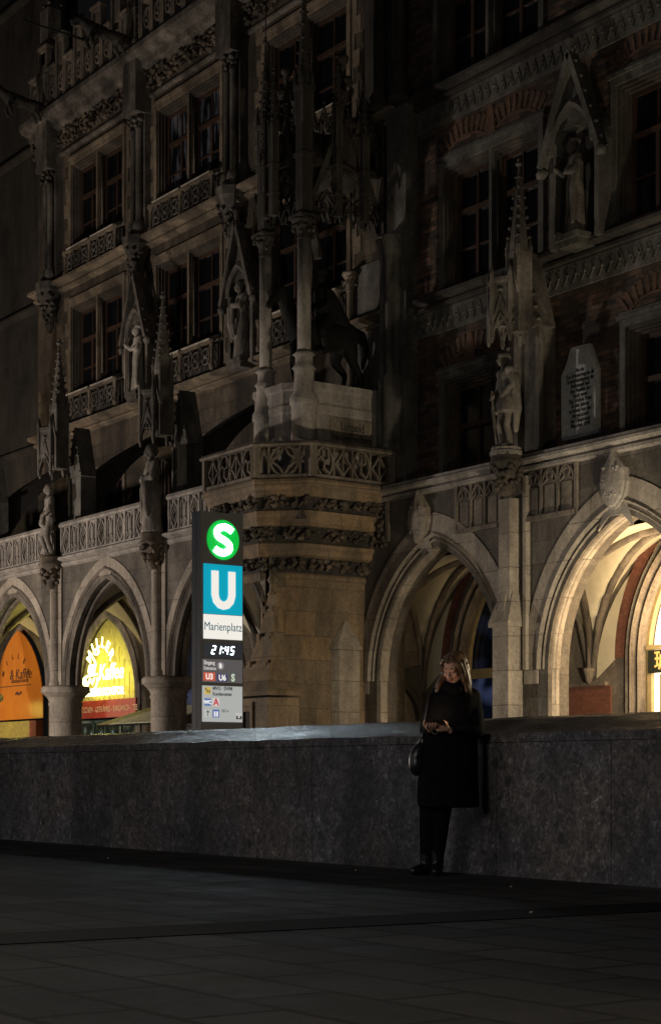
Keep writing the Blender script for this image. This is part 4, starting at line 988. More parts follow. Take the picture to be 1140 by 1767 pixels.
# vaults and shop wall behind
DRB = 27.05
for i, c in enumerate(RC):
    groin('vault', c-3.045, c+3.045, DR+.6, DRB, RZS-.1, 3.0, 0, M['plaster'], M['carved'])
g = MB()
for c in RC: arch_wall(g, c-3.045, c+3.045, c, 1.5, 3.3, 2.55, 6.6, DRB, DRB+.4, zj=0, n=12)
g.build('passage_wall', M['carved'], TH_)
for c in RC:
    g = MB()
    for o_, dd in ((.02, 0), (.2, -.06), (.38, -.0)): arch_sweep(g, c, 1.5, 3.3, 2.55, [(o_-.06, DRB-.05+dd), (o_, DRB-.13+dd), (o_+.06, DRB-.05+dd), (o_+.06, DRB+.05), (o_-.06, DRB+.05)], z0=0, n=14)
    g.build('opening_moulding', M['carved'], TH_)
    g = MB()      # red brick fields beside the arch
    pts = arch_pts(c, 1.5, 3.3, 2.55, .50, 12)[:12]; mid = arch_pts(c, 1.5, 3.3, 2.55, .80, 12)[:12]; top = arch_pts(c, 3.0, 2.9, 3.0, -.12, 12)[:12]
    h2 = MB()
    for i in range(11):
        p0, p1, m0, m1, q0, q1 = pts[i], pts[i+1], mid[i], mid[i+1], top[i], top[i+1]
        g.loft([[(p0[0], d_, p0[1]), (p1[0], d_, p1[1]), (m1[0], d_, m1[1]), (m0[0], d_, m0[1])] for d_ in (DRB-.035, DRB+.02)])
        h2.loft([[(m0[0], d_, m0[1]), (m1[0], d_, m1[1]), (q1[0], d_, q1[1]), (q0[0], d_, q0[1])] for d_ in (DRB-.028, DRB+.02)])
    g.build('brick_panel', M['brickred'], TH_); h2.build('plaster_panel', M['plaster'], TH_)
for pc in ((RC[0]+RC[1])/2, (RC[1]+RC[2])/2):
    g = MB(); g.box(pc-.95, pc+.62, DRB-.04, DRB, .2, 2.72); g.build('brick_panel', M['brickred'], TH_)
    g = MB(); g.box(pc-.9, pc+.5, DRB-.10, DRB, 2.72, 2.80); g.tube([(pc, DRB-.08, 3.0), (pc, DRB-.1, 5.2)], .07); g.lathe(pc, DRB-.1, [(.02, 2.75), (.08, 2.85), (.14, 3.05), (.15, 3.12)], 8); g.build('corbel', M['carved'], TH_)
# cross wall closing the dim bay, with a blind arched niche
g = MB(); g.box(-34.6, -34.3, DR+.6, DRB, 0, 6.4); g.build('cross_wall', M['arcade'], TH_)
g = MB(lambda a, d, z: (-34.3-d, a, z)); 
arch_sweep(g, 26.45, .42, 2.1, .8, [(-.06, 0), (-.03, -.12), (.06, -.16), (.16, -.10), (.16, 0)], z0=1.4, n=8)
g.plate([(25.75, 2.9), (26.2, 3.35), (26.9, 3.5), (27.0, 2.5), (26.87, 2.5), (26.45, 2.92)], -.10, .0); g.bar([(26.1, 1.35), (26.45, 1.1), (26.8, 1.35)], .12, (-.16, 0))
g.build('niche', M['dark'], TH_)
g = MB(); g.box(-34.3, -34.26, 25.68, 25.92, 2.3, 2.62); g.build('notice', M['ink'], TH_)
# windows in the shop wall
def shop_window(c, glass, wood, zs, ha, a=1.5, D=DRB, trans=2.35, name='shop_window'):
    g = MB(); p = arch_path(c, a-.02, zs, ha-.02, 0, 0, 12)
    g.bar(p, .12, (D+.14, D+.24)); g.box(c-a+.06, c+a-.06, D+.15, D+.25, trans-.12, trans+.12); g.box(c-a*.33-.05, c-a*.33+.05, D+.15, D+.24, 0, zs+ha*.8); g.box(c+a*.33-.05, c+a*.33+.05, D+.15, D+.24, 0, zs+ha*.8)
    g.box(c-a+.06, c+a-.06, D+.16, D+.23, trans*.55-.04, trans*.55+.04)
    w_ = g.build(name, wood, TH_)
    g = MB(); g.plate(p, D+.27, D+.29); g.build('pane', glass, w_); return w_
m, nt, b = new_mat('dim_upper_glass'); b.inputs['Base Color'].default_value = (.01,.012,.02,1); b.inputs['Roughness'].default_value = .1
tc = N(nt, 'ShaderNodeTexCoord'); sp = N(nt, 'ShaderNodeSeparateXYZ'); L(nt, tc.outputs['Object'], sp.inputs[0])
n1 = noise_(nt, tc.outputs['Object'], 1.6, 1)
L(nt, mix(nt, ramp(nt, n1, [(.45, 0.0), (.6, 1.0)]), (.003,.005,.012), (.045,.06,.13)), b.inputs['Emission Color'])
r_ = N(nt, 'ShaderNodeMapRange'); r_.inputs[1].default_value = 3.1; r_.inputs[2].default_value = 3.3; r_.inputs[3].default_value = .42; r_.inputs[4].default_value = .06; L(nt, sp.outputs[2], r_.inputs[0]); L(nt, r_.outputs[0], b.inputs['Emission Strength'])
M['nightpane'] = m
shop_window(RC[0], M['nightpane'], M['woodlight'], 3.3, 2.55, trans=3.2)
shop_window(-42.5, M['nightpane'], M['wood'], 3.0, 2.7, 1.95, DB-.1)
shop_window(-36.5, M['nightpane'], M['wood'], 3.0, 2.7, 1.95, DB-.1)

# lit shopfront in the right-hand bay
lit = thing('shopfront', 'brightly lit arched shopfront with a dark sign board in the right-hand arcade', 'shop front', (RC[1], DRB+.2, 0))
c = RC[1]; a_ = 1.5
g = MB(); g.bar(arch_path(c, a_-.04, 3.3, 2.51, 0, 0, 14), .09, (DRB+.10, DRB+.22)); g.box(c-a_+.1, c-a_+.22, DRB+.05, DRB+.15, 0, 3.44); g.box(c-a_+.42, c-a_+.50, DRB+.1, DRB+.2, 0, 2.9)
g.box(c-a_+.1, c+a_, DRB+.0, DRB+.25, 3.44, 3.53)
g.build('frame', M['woodlight'], lit)
shopglow = emit('lit_interior', (1.0, .86, .60), 2.6)
g = MB(); g.plate(arch_path(c, a_-.06, 3.3, 2.49, 0, 0, 14), DRB+.30, DRB+.33); g.build('lit_pane', shopglow, lit)
g = MB(); g.box(c-a_+.15, c+a_, DRB+.02, DRB+.10, 2.93, 3.42); sb = g.build('sign_board', plain('sign_black', (.02,.025,.022), .4), lit)
text('lettering', '琥珀', (c-a_+.78, DRB+.012, 3.17), (1,0,0), .44, emit('sign_gold', (.75,.50,.16), .35), sb, bold=.008)
pf = emit('pale_letters', (.95,.66,.25), 1.1)
for k in range(4): text('lettering', 'A M B E R', (c-a_+1.05, DRB+.27, 2.80-.2*k), (1,0,0), .15, pf, lit)
g = MB(); g.box(c-a_+.5, c+a_, DRB+.24, DRB+.29, 1.98, 2.12); g.build('window_stripe', emit('amber_stripe', (.85,.45,.12), .9), lit)
g = MB(); g.lathe(c-a_+.95, DRB+.0, [(.09, 3.53), (.14, 3.68), (.1, 3.72)], 12); tag(g.build('bowl', plain('red_glaze', (.6,.15,.08), .3)), 'small red bowl on the ledge above the black sign board', 'bowl')
lamp('shop_light', (c+.2, DRB-.45, 3.4), 60, (1, .74, .42), .35)
lamp('vault_and_fill_light', (c+.4, DR+1.15, 3.9), 280, (1, .68, .34), .25)

lamp('vault_and_fill_light', (RC[0]+.2, DR+1.0, 3.6), 6, (1, .85, .62), .3)  # added fill lamp lifting the dim middle vault, not a fitting there
# ---- café: neon lettering in the left arcade
NY = emit('neon_tube', (1.0, .95, .30), 7.0, (.9,.9,.3))
neon = thing('neon_sign', 'glowing yellow neon sign with a coffee cup and arched lettering in the arcade', 'neon sign', (-48.4, DB-.2, 3.2))
nu = U(183, DB-.25); nd = DB-.25
def on_arc(par, s, cu, cz, R, a0, a1, size, d, mat, bold):
    n = len(s)
    for i, ch in enumerate(s):
        t = a0+(a1-a0)*i/(n-1); t = math.radians(t)
        X = (math.sin(t), 0, -math.cos(t)); Yv = (math.cos(t), 0, math.sin(t))
        text('lettering', ch, (cu+R*math.cos(t), d, cz+R*math.sin(t)), X, size, mat, par, bold=bold, up=Yv)
on_arc(neon, 'MILLER', U(173, nd), 4.05, .82, 150, 30, .46, nd, NY, .012)
text('lettering', 'Kaffee', (U(191, nd), nd, 3.92), (1,0,0), .70, NY, neon, bold=.010, sx=.92, shear=.2)
text('lettering', 'RÖSTEREI KONTOR', (U(176, nd), nd, 3.32), (1,0,0), .32, NY, neon, bold=.016)
g = MB(); cu = U(158, nd); cz = 3.80; tr = .030
g.tube([(cu+.42*math.cos(PI+PI*i/12), nd, cz+.40*math.sin(PI+PI*i/12)) for i in range(13)], tr, 6)
g.tube([(cu-.34, nd, cz+.06), (cu+.40, nd, cz+.10)], tr, 6); g.tube([(cu-.42+.14*math.cos(t*PI/6), nd, cz-.1+.14*math.sin(t*PI/6)) for t in range(2, 10)], tr, 6)
g.tube([(cu-.28, nd, cz-.25), (cu-.1, nd, cz-.02), (cu+.05, nd, cz-.2), (cu+.2, nd, cz)], tr, 6)
g.build('cup', NY, neon)
g = MB(); g.tube([(cu+.12+.15*math.sin(t*.5), nd, cz+.22+.06*t) for t in range(10)], tr, 6); g.tube([(cu+.33+.15*math.cos(t*PI/6), nd, cz+.80+.08*math.sin(t*PI/6)) for t in range(12)], .035, 6, closed=True)
for z in (cz+.2, cz+.32): g.blob((cu, nd, z), .13)
g.build('steam', NY, neon)
yel = plain('ochre_wall_paint', (.42,.36,.10), .8)
g = MB(); g.plate(arch_path(-48.5, 1.93, 3.0, 2.68, 0, 2.9, 12), DB+.1, DB+.16); 
x = -50.2
while x < -46.8: g.box(x, x+.03, DB+.085, DB+.1, 3.0, 5.5 - abs(x+48.5)*1.25); x += .33
ob = g.build('lunette_panel', yel, neon)
lamp('neon_glow', (nu-.1, nd-.6, 3.9), 5, (1, .90, .18), .35)
# red fascia with menu words
rb = thing('fascia_sign', 'red fascia board with pale menu words under the yellow neon', 'sign', (-48.5, DB-.1, 2.3))
g = MB(); g.box(-50.75, -46.35, DB-.16, DB-.04, 2.52, 3.08); g.build('board', plain('fascia_red', (.42,.05,.03), .5), rb)
text('lettering', 'KAFFEE - KUCHEN - GETRÄNKE - SANDWICH - TEE', (-48.5, DB-.165, 2.78), (1,0,0), .25, plain('fascia_letters', (.70,.42,.25), .6), rb, bold=.004, sx=.80)
lamp('fascia_glow', (-48.4, DB-.9, 2.6), 3, (1, .6, .3), .2)
cf = thing('cafe_front', 'dark glazed cafe front with faint bluish lights below the red fascia', 'shop front', (-48.5, DB, 0))
g = MB()
for x in (-50.4, -49.5, -48.7, -47.7, -46.65): g.box(x, x+.08, DB+.02, DB+.12, 0, 2.45)
g.box(-50.4, -46.57, DB+.02, DB+.12, 2.38, 2.46); g.build('frame', plain('cafe_frame', (.06,.10,.08), .4), cf)
m, nt, b = new_mat('cafe_glass'); tc = N(nt, 'ShaderNodeTexCoord'); b.inputs['Base Color'].default_value = (.01,.012,.012,1); b.inputs['Roughness'].default_value = .1
L(nt, ramp(nt, noise_(nt, tc.outputs['Object'], 3.2, 3), [(.45,(.01,.012,.008)),(.62,(.09,.10,.05)),(.68,(.35,.5,.6))]), b.inputs['Emission Color']); b.inputs['Emission Strength'].default_value = .45
g = MB(); g.box(-50.4, -46.6, DB+.10, DB+.11, 0, 2.45); g.build('pane', m, cf)
# sunshade awning lit yellow at its edge
aw = thing('awning', 'pale awning slanting out over the cafe front beside the second pillar', 'awning', (-44.2, DB-.6, 2.2))
g = MB(); g.loft([[(u, DB-.1, 2.75), (u, DB-1.8, 2.22), (u, DB-1.8, 2.18), (u, DB-.1, 2.7)] for u in (-45.7, -41.6)]); g.build('canvas', plain('awning_canvas', (.5,.47,.36), .8), aw)
g = MB(); g.tube([(-45.7, DB-1.8, 2.17), (-41.6, DB-1.8, 2.17)], .03); g.tube([(-45.6, DB-.1, 2.3), (-45.6, DB-1.75, 2.16)], .02); g.build('bar', M['bronze'], aw)
# orange lit banner in the far left arch, printed with coffee lettering
bn = thing('banner', 'orange pointed banner with dark coffee lettering hung in the leftmost arch', 'banner', (-54.5, DB-.4, 3))
m, nt, b = new_mat('orange_fabric'); tc = N(nt, 'ShaderNodeTexCoord'); b.inputs['Roughness'].default_value = .22; b.inputs['Specular IOR Level'].default_value = .8
L(nt, mix(nt, ramp(nt, noise_(nt, tc.outputs['Object'], 1.5, 3), [(.3,0.0),(.7,1.0)]), (.60,.19,.03), (.70,.26,.04)), b.inputs['Base Color'])
b.inputs['Emission Color'].default_value = (.75,.16,.01,1); b.inputs['Emission Strength'].default_value = .05
bu0 = -54.5; g = MB(); g.plate(arch_path(bu0, 1.93, 3.0, 2.68, 0, 2.62, 14), DB-.25, DB-.22); g.build('fabric', m, bn)
dk = plain('brown_print', (.09,.035,.015), .7)
txu = U(28, DB-.3)
on_arc(bn, 'MILLER', txu-.15, 3.65, 1.15, 150, 30, .24, DB-.262, dk, .004)
text('lettering', '& Kaffee', (txu+.25, DB-.262, 4.15), (1,0,0), .50, dk, bn, shear=.15)
text('lettering', 'RÖSTEREI KONTOR', (txu+.2, DB-.262, 3.92), (1,0,0), .15, dk, bn)
g = MB(); g.box(bu0-1.6, txu+1.1, DB-.262, DB-.256, 3.76, 3.79); g.build('printed_rule', dk, bn)
g = MB()
for i in range(5): g.blob((txu-.1+.09*i, DB-.25, 3.5+.03*math.sin(i*2)), .08, (1.2, .1, .7))
g.build('bean_print', dk, bn)
lamp('banner_glow', (-55.2, DB-1.4, 3.0), 9, (1, .80, .12), .3)
lamp('banner_glow', (-53.0, DL+1.6, 4.6), 14, (1, .82, .12), .3)
lb = thing('display_case', 'lit ochre display case below the orange banner', 'display case', (-54.4, DB-.5, 0))
g = MB(); g.box(-56.4, -53.5, DB-.3, DB-.05, 0, 2.55); g.build('case', plain('case_ochre', (.40,.32,.07), .6), lb)
g = MB(); g.box(-53.45, -52.95, DB-.32, DB-.05, 0, 2.55); g.build('grille', plain('red_speckle', (.25,.06,.03), .7, var=.9, scale=30), lb)

# stone tablet on the brick wall
pl = thing('wall_plaque', 'pale pointed stone plaque carved with lines of text on the dark brick wall', 'plaque', (U(1005, DU), DU-.1, 9))
pc = U(1005, DU); pw2 = (U(1036, DU)-U(975, DU))/2
out = [(-1, 8.0), (1, 8.0), (1, 9.62), (.62, 9.84), (.25, 10.02), (-.35, 10.02), (-.72, 9.8), (-1, 9.50)]
out = [(-1, 8.02), (1, 8.02), (1, 9.40), (.55, 9.98), (-.45, 10.0), (-.70, 9.66), (-1, 9.45)]
g = MB(); o3 = [(pc+a*pw2, z) for a, z in out]; g.plate(o3, DU-.09, DU-.0)
g.bar([(pc+a*pw2*.93, 9.0+(z-9.0)*.95) for a, z in out], .05, (DU-.13, DU-.085), closed=True); g.build('slab', M['plaque'], pl)
rows = ['An der', 'Zur Erinnerung an die', 'Grundsteinlegung des', 'Rathauses und', 'den Ausbau der', 'Stadt unter', 'Kgl. Hoheit Prinz', 'in den Jahren', 'errichtet von der', 'Bürgerschaft', 'der Hauptstadt', 'München 1898']
for i, s in enumerate(rows): text('lettering', s, (pc+.02, DU-.093, 9.47-.108*i), (1,0,0), .125, M['ink'], pl, bold=.003, sx=.80)

# flagpole reaching from the roof parapet
fp = MB(); u0 = U(150, 25.3); fp.tube([(u0, 25.4, Z(152, 68, 25.3)), (U(46, 23.6), 23.6, Z(46, 36, 23.6))], [.045, .03], 6); fp.blob((U(46, 23.6), 23.58, Z(46, 36, 23.6)), .07)
tag(fp.build('flagpole', M['bronze']), 'thin dark bare flagpole jutting out from the roof parapet', 'flagpole')

# ================================================================ STATION SIGN
SU, SD0, SD1, ST0 = -20.5, 12.265, 12.965, 4.40
sg = thing('station_sign', 'tall illuminated station pylon sign with green S, blue U and clock behind the low wall', 'sign', (SU-.13, 12.55, 0))
steel = plain('pylon_steel', (.13,.13,.145), .5, .2, var=.12)
side = plain('pylon_side_grey', (.12,.145,.17), .45, .2, var=.1)
g = MB(); g.box(SU-.12, SU-.004, SD0+.01, SD1, -1.5, ST0); g.build('housing', steel, sg)
g = MB(); g.box(SU-.245, SU-.13, SD0+.01, SD1, -1.5, ST0+.01); g.box(SU-.128, SU-.12, SD0+.03, SD1-.01, -1.5, ST0-.01); g.build('side_panel', side, sg)
def panel(d0, d1, z0, z1, mat, name, parent=None, x=0.0, th=.008):
    g = MB(); g.box(SU-.003+x, SU+x+th, d0, d1, z0, z1); return g.build(name, mat, parent or sg)
def sz(y): return Z(385, y, 12.6) if False else EYE+(HY-y)/FPX*23.98
dm = (SD0+SD1)/2
PD0, PD1 = SD0+.05, SD1-.02
pc_ = (PD0+PD1)/2
# green disc with the S
zs_c = sz(931); R_ = (sz(897)-sz(966))/2
m, nt, b = new_mat('green_disc'); tc = N(nt, 'ShaderNodeTexCoord')
b.inputs['Base Color'].default_value = (0,.3,.05,1); b.inputs['Emission Color'].default_value = (.0,.40,.035,1); b.inputs['Emission Strength'].default_value = 1.1
g = MB(lambda a, d, z: (d, a, z)); g.plate([(pc_+R_*.93*math.cos(t*PI/24), zs_c+R_*math.sin(t*PI/24)) for t in range(48)], SU-.003, SU+.012); disc = g.build('green_disc', m, sg)
white = emit('lit_white', (.82,.95,1.0), 22.0); 
g = MB(lambda a, d, z: (d, a, z)); sp_ = []
S = [(.62,.50),(.45,.62),(.20,.70),(-.05,.70),(-.32,.62),(-.46,.44),(-.42,.22),(-.22,.08),(.08,-.04),(.34,-.18),(.46,-.38),(.36,-.58),(.12,-.70),(-.12,-.72),(-.38,-.66),(-.60,-.52)]
def smooth_path(P, k=4):
    out = []
    for i in range(len(P)-1):
        p0 = P[max(i-1,0)]; p1 = P[i]; p2 = P[i+1]; p3 = P[min(i+2, len(P)-1)]
        for j in range(k):
            t = j/k; out.append(tuple(.5*((2*p1[q])+(-p0[q]+p2[q])*t+(2*p0[q]-5*p1[q]+4*p2[q]-p3[q])*t*t+(-p0[q]+3*p1[q]-3*p2[q]+p3[q])*t**3) for q in (0,1)))
    return out+[P[-1]]
def glyph(P, w_, cx, cz, sx, szz, mat, parent, name='letter', x=.013):
    g = MB(lambda a, d, z: (d, a, z)); g.bar([(cx+a*sx, cz+z*szz) for a, z in P], w_, (SU+x, SU+x+.008)); return g.build(name, mat, parent)
lamp('sign_glow', (SU+.30, 12.6, 3.85), 105, (.74, .89, 1.0), .2, (-12.9, 8.7, .9), 50, 1.0)  # unseen spot added to carry the sign's light onto the coping
glyph(smooth_path(S), .088, pc_, zs_c, R_*.82, R_*.90, white, disc)
# blue field with the U
blue = emit('lit_blue', (.0,.36,.52), .80); z1_, z0_ = sz(974), sz(1060)
up_ = panel(PD0, PD1, z0_, z1_, blue, 'blue_field')
offw = emit('lit_offwhite', (.82,.80,.76), .92)
Up = [(-.5, 1.0), (-.5, -.35), (-.42, -.68), (-.22, -.9), (0, -.96), (.22, -.9), (.42, -.68), (.5, -.35), (.5, 1.0)]
glyph(Up, .115, pc_, (z0_+z1_)/2+.01, .275, .245, offw, up_)
np_ = panel(PD0, PD1, sz(1103), sz(1061), offw, 'name_field')
text('lettering', 'Marienplatz', (SU+.006, pc_, sz(1082)), (0,1,0), .165, emit('teal_print', (.0,.10,.14), .6), np_, bold=0.0, sx=.80)
ck = panel(PD0, PD1, sz(1135), sz(1110), emit('clock_black', (.020,.021,.026), 1.0, (.01,.01,.01)), 'clock')
led = emit('led_white', (.80,.95,1.0), 5.0)
def seg7(ch, cx, cz, hw, hh, par):
    segs = {'2': 'abged', '1': 'bc', '4': 'fgbc', '5': 'afgcd'}[ch]
    P = {'a': ((-1,1),(1,1)), 'b': ((1,1),(1,0)), 'c': ((1,0),(1,-1)), 'd': ((-1,-1),(1,-1)), 'e': ((-1,0),(-1,-1)), 'f': ((-1,1),(-1,0)), 'g': ((-1,0),(1,0))}
    for s in segs:
        (a, b_), (c_, d_) = P[s]; k = .82; g = MB(lambda a, d, z: (d, a, z))
        g.bar([(cx+hw*a*k+.012*b_, cz+hh*b_*.95), (cx+hw*c_*k+.012*d_, cz+hh*d_*.95)], .016, (SU+.007, SU+.012)); g.build('led_segment', led, par)
zc_ = sz(1122)
for ch, cx in (('2', pc_-.155), ('1', pc_-.065), ('4', pc_+.055), ('5', pc_+.150)): seg7(ch, cx, zc_, .027, .056, ck)
g = MB(lambda a, d, z: (d, a, z)); g.box(pc_-.010, pc_+.004, SU+.007, SU+.012, zc_+.018, zc_+.034); g.box(pc_-.012, pc_+.002, SU+.007, SU+.012, zc_-.036, zc_-.02); g.build('colon', led, ck)
gp = panel(PD0-.02, PD1+.0, sz(1178), sz(1138), emit('grey_panel', (.085,.082,.085), .9), 'info_panel')
tw = emit('panel_white', (.62,.60,.60), .75)
def ptxt(s, d, y, size, mat, par, sx=.9, b_=.002, al='LEFT', x=.0065): text('lettering', s, (SU+x, d, sz(y)), (0,1,0), size, mat, par, align=al, bold=b_, sx=sx)
ptxt('Eingang', PD0, 1144.5, .075, tw, gp, .80); ptxt('Entrance', PD0, 1154, .07, tw, gp, .80, .001)
def disc_(d, y, r, mat, par, name): 
    g = MB(lambda a, dd, z: (dd, a, z)); g.plate([(d+r*math.cos(t*PI/10), sz(y)+r*math.sin(t*PI/10)) for t in range(20)], SU+.005, SU+.008); return g.build(name, mat, par)
dB = disc_(PD0+.27, 1149, .056, emit('pale_disc', (.45,.40,.42), .8), gp, 'gate_badge'); ptxt('B', PD0+.27, 1149.5, .09, offw, dB, .9, .003, 'CENTER', .009)
def badge(d0, d1, y0, y1, col, s, par, size=.10, st=.8, tcol=None, x=.005):
    p = panel(d0, d1, sz(y1), sz(y0), emit('badge', col, st), 'badge', par, x=x, th=.004)
    if s: ptxt(s, (d0+d1)/2, (y0+y1)/2+.5, size, tcol or offw, p, .9, .003, 'CENTER', x+.0045)
    return p
badge(PD0-.005, PD0+.185, 1161, 1175.5, (.52,.10,.06), 'U3', gp, .11)
badge(PD0+.215, PD0+.385, 1163, 1176, (.05,.055,.16), 'U6', gp, .11)
ptxt('S', PD0+.475, 1169.5, .14, emit('pale_green_s', (.55,.66,.52), .8), gp, .9, .006, 'CENTER')
ip = panel(PD0-.02, PD1, sz(1246), sz(1184), emit('white_panel', (.40,.42,.42), .85), 'info_board')
dt = emit('dark_print', (.06,.07,.08), .7)
bd_ = badge(PD0+.015, PD0+.115, 1186.5, 1199, (.62,.45,.10), None, ip)
g = MB(lambda a, d, z: (d, a, z)); 
for a0, zz in ((PD0+.035, 1190), (PD0+.06, 1193.5), (PD0+.09, 1194)): g.box(a0-.008, a0+.008, SU+.0095, SU+.012, sz(zz)-.02, sz(zz)+.02)
g.build('pictogram', dt, bd_)
ptxt('MVG · SWM', PD0+.145, 1188.5, .072, dt, ip, .85); ptxt('Kundencenter', PD0+.145, 1198, .066, dt, ip, .82)
badge(PD0+.01, PD0+.115, 1206, 1218.5, (.06,.14,.42), 'WC', ip, .075)
badge(PD0+.145, PD0+.25, 1205, 1219, (.62,.60,.60), 'A', ip, .14, tcol=emit('red_a', (.50,.02,.04), .8))
b1 = badge(PD0+.01, PD0+.12, 1225, 1238, (.50,.52,.51), None, ip)
g = MB(lambda a, d, z: (d, a, z)); ax = PD0+.065; g.bar([(ax, sz(1236.5)), (ax, sz(1227))], .010, (SU+.0095, SU+.012)); g.bar([(ax-.028, sz(1230.5)), (ax, sz(1226.6)), (ax+.028, sz(1230.5))], .010, (SU+.0095, SU+.012)); g.build('arrow', dt, b1)
b2 = badge(PD0+.145, PD0+.25, 1225, 1238.5, (.06,.14,.42), None, ip)
g = MB(lambda a, d, z: (d, a, z)); g.box(PD0+.165, PD0+.19, SU+.0095, SU+.012, sz(1237), sz(1228)); g.box(PD0+.205, PD0+.23, SU+.0095, SU+.012, sz(1237), sz(1228)); g.build('pictogram', offw, b2)
ptxt('100 m', PD0+.275, 1227, .06, dt, ip, .85, .0)
b3 = badge(PD0+.52, PD0+.625, 1230, 1242, (.52,.52,.50), None, ip)
g = MB(lambda a, d, z: (d, a, z)); g.box(PD0+.525, PD0+.555, SU+.0095, SU+.012, sz(1241), sz(1235)); g.box(PD0+.59, PD0+.62, SU+.0095, SU+.012, sz(1241), sz(1235)); g.box(PD0+.555, PD0+.59, SU+.0095, SU+.012, sz(1241), sz(1239)); g.build('pictogram', dt, b3)
g = MB(lambda a, d, z: (d, a, z)); g.lathe if 0 else None

# ================================================================ STATUES
def sc_(parts, k):
    out = []
    for p in parts:
        if p[0] == 'c': out.append(('c',)+tuple(tuple(v*k for v in q) for q in p[1:]))
        elif p[0] == 'e': out.append(('e', tuple(v*k for v in p[1]), tuple(v*k for v in p[2]))+tuple(p[3:]))
        else: out.append(('l', [(a*k, b_*k, c_*k, rx*k, ry*k, r) for a, b_, c_, rx, ry, r in p[1]]))
    return out
HEAD = lambda x, y, z: [('e', (x, y, z), (.085, .10, .12)), ('e', (x, y-.05, z-.06), (.06, .06, .07)), ('c', (x, y-.10, z+.0, .012), (x, y-.125, z-.03, .016)), ('c', (x, y+.02, z-.1, .055), (x, y+.03, z-.22, .065))]
def robe(w0=.30, w1=.24, ws=.23):
    return [('l', [(0, 0, 0, w0, w0*.8, 0), (0, 0, .3, w0*.92, w0*.7, 0), (0, 0, .8, w1, w1*.72, 0), (0, 0, 1.05, .18, .14, 0), (0, 0, 1.3, ws, .15, 0), (0, 0, 1.45, ws*.85, .13, 0), (0, 0, 1.52, .09, .09, 0)])]
P_HOOD = robe(.27, .24, .24) + HEAD(0, -.06, 1.68) + [('e', (0, -.01, 1.70), (.13, .14, .15)), ('c', (.21, 0, 1.42, .08), (.24, -.08, 1.12, .075), (.02, -.22, 1.10, .055)), ('c', (-.21, 0, 1.42, .08), (-.24, -.08, 1.14, .075), (-.03, -.22, 1.06, .055)),
          ('c', (.05, -.2, 1.1, .09), (.12, -.18, .7, .07), (.15, -.15, .35, .05)), ('c', (-.1, .05, 1.5, .08), (-.14, -.17, .9, .06), (-.16, -.16, .25, .05))]
P_NUDE = [('l', [(0, .02, .86, .15, .12, 0), (0, .0, 1.0, .14, .11, 0), (.0, -.02, 1.2, .17, .12, 0), (.0, -.02, 1.4, .20, .12, 0), (0, 0, 1.48, .12, .09, 0)]), *HEAD(.02, -.05, 1.66),
          ('c', (-.09, 0, .9, .10), (-.26, -.20, .52, .075), (-.14, -.05, .06, .05)), ('c', (-.14, -.05, .04, .05), (-.20, -.2, .03, .04)),
          ('c', (.09, 0, .9, .10), (.12, -.10, .48, .075), (.14, .02, .06, .05)), ('c', (.14, .02, .04, .05), (.14, -.14, .03, .04)),
          ('c', (-.20, 0, 1.40, .07), (-.27, -.1, 1.12, .055), (.0, -.2, 1.0, .045)), ('c', (.20, 0, 1.40, .07), (.28, -.05, 1.12, .055), (.10, -.22, .95, .045)), ('c', (.05, -.2, 1.0, .05), (-.05, -.22, .8, .06), (.0, -.12, .7, .06))]
P_STAFF = robe(.26, .22, .22) + HEAD(0, -.06, 1.66) + [('e', (0, 0, 1.76), (.11, .12, .07)), ('c', (-.2, 0, 1.42, .07), (-.34, -.12, 1.22, .06), (-.40, -.28, 1.36, .045)), ('c', (-.42, -.28, 1.95, .02), (-.42, -.28, .1, .03)), ('c', (.2, 0, 1.42, .07), (.26, -.1, 1.12, .065), (.05, -.2, 1.15, .05)), ('c', (.2, 0, 1.3, .1), (.24, -.1, .8, .07), (.22, -.1, .2, .06))]
P_DRAPE = robe(.25, .22, .24) + HEAD(0, -.06, 1.68) + [('e', (-.02, -.04, 1.73), (.10, .11, .10)), ('c', (-.22, 0, 1.42, .08), (-.26, -.12, 1.18, .07), (-.12, -.26, 1.2, .055)), ('c', (.22, 0, 1.42, .08), (.28, -.12, 1.18, .07), (.08, -.26, 1.22, .055)),
          ('c', (-.14, -.25, 1.18, .07), (-.16, -.25, .85, .06), (-.15, -.2, .45, .035)), ('c', (-.04, -.26, 1.2, .05), (-.03, -.26, .8, .05), (-.04, -.2, .5, .03)), ('c', (.08, -.25, 1.2, .05), (.1, -.24, .8, .05), (.08, -.2, .55, .03))]
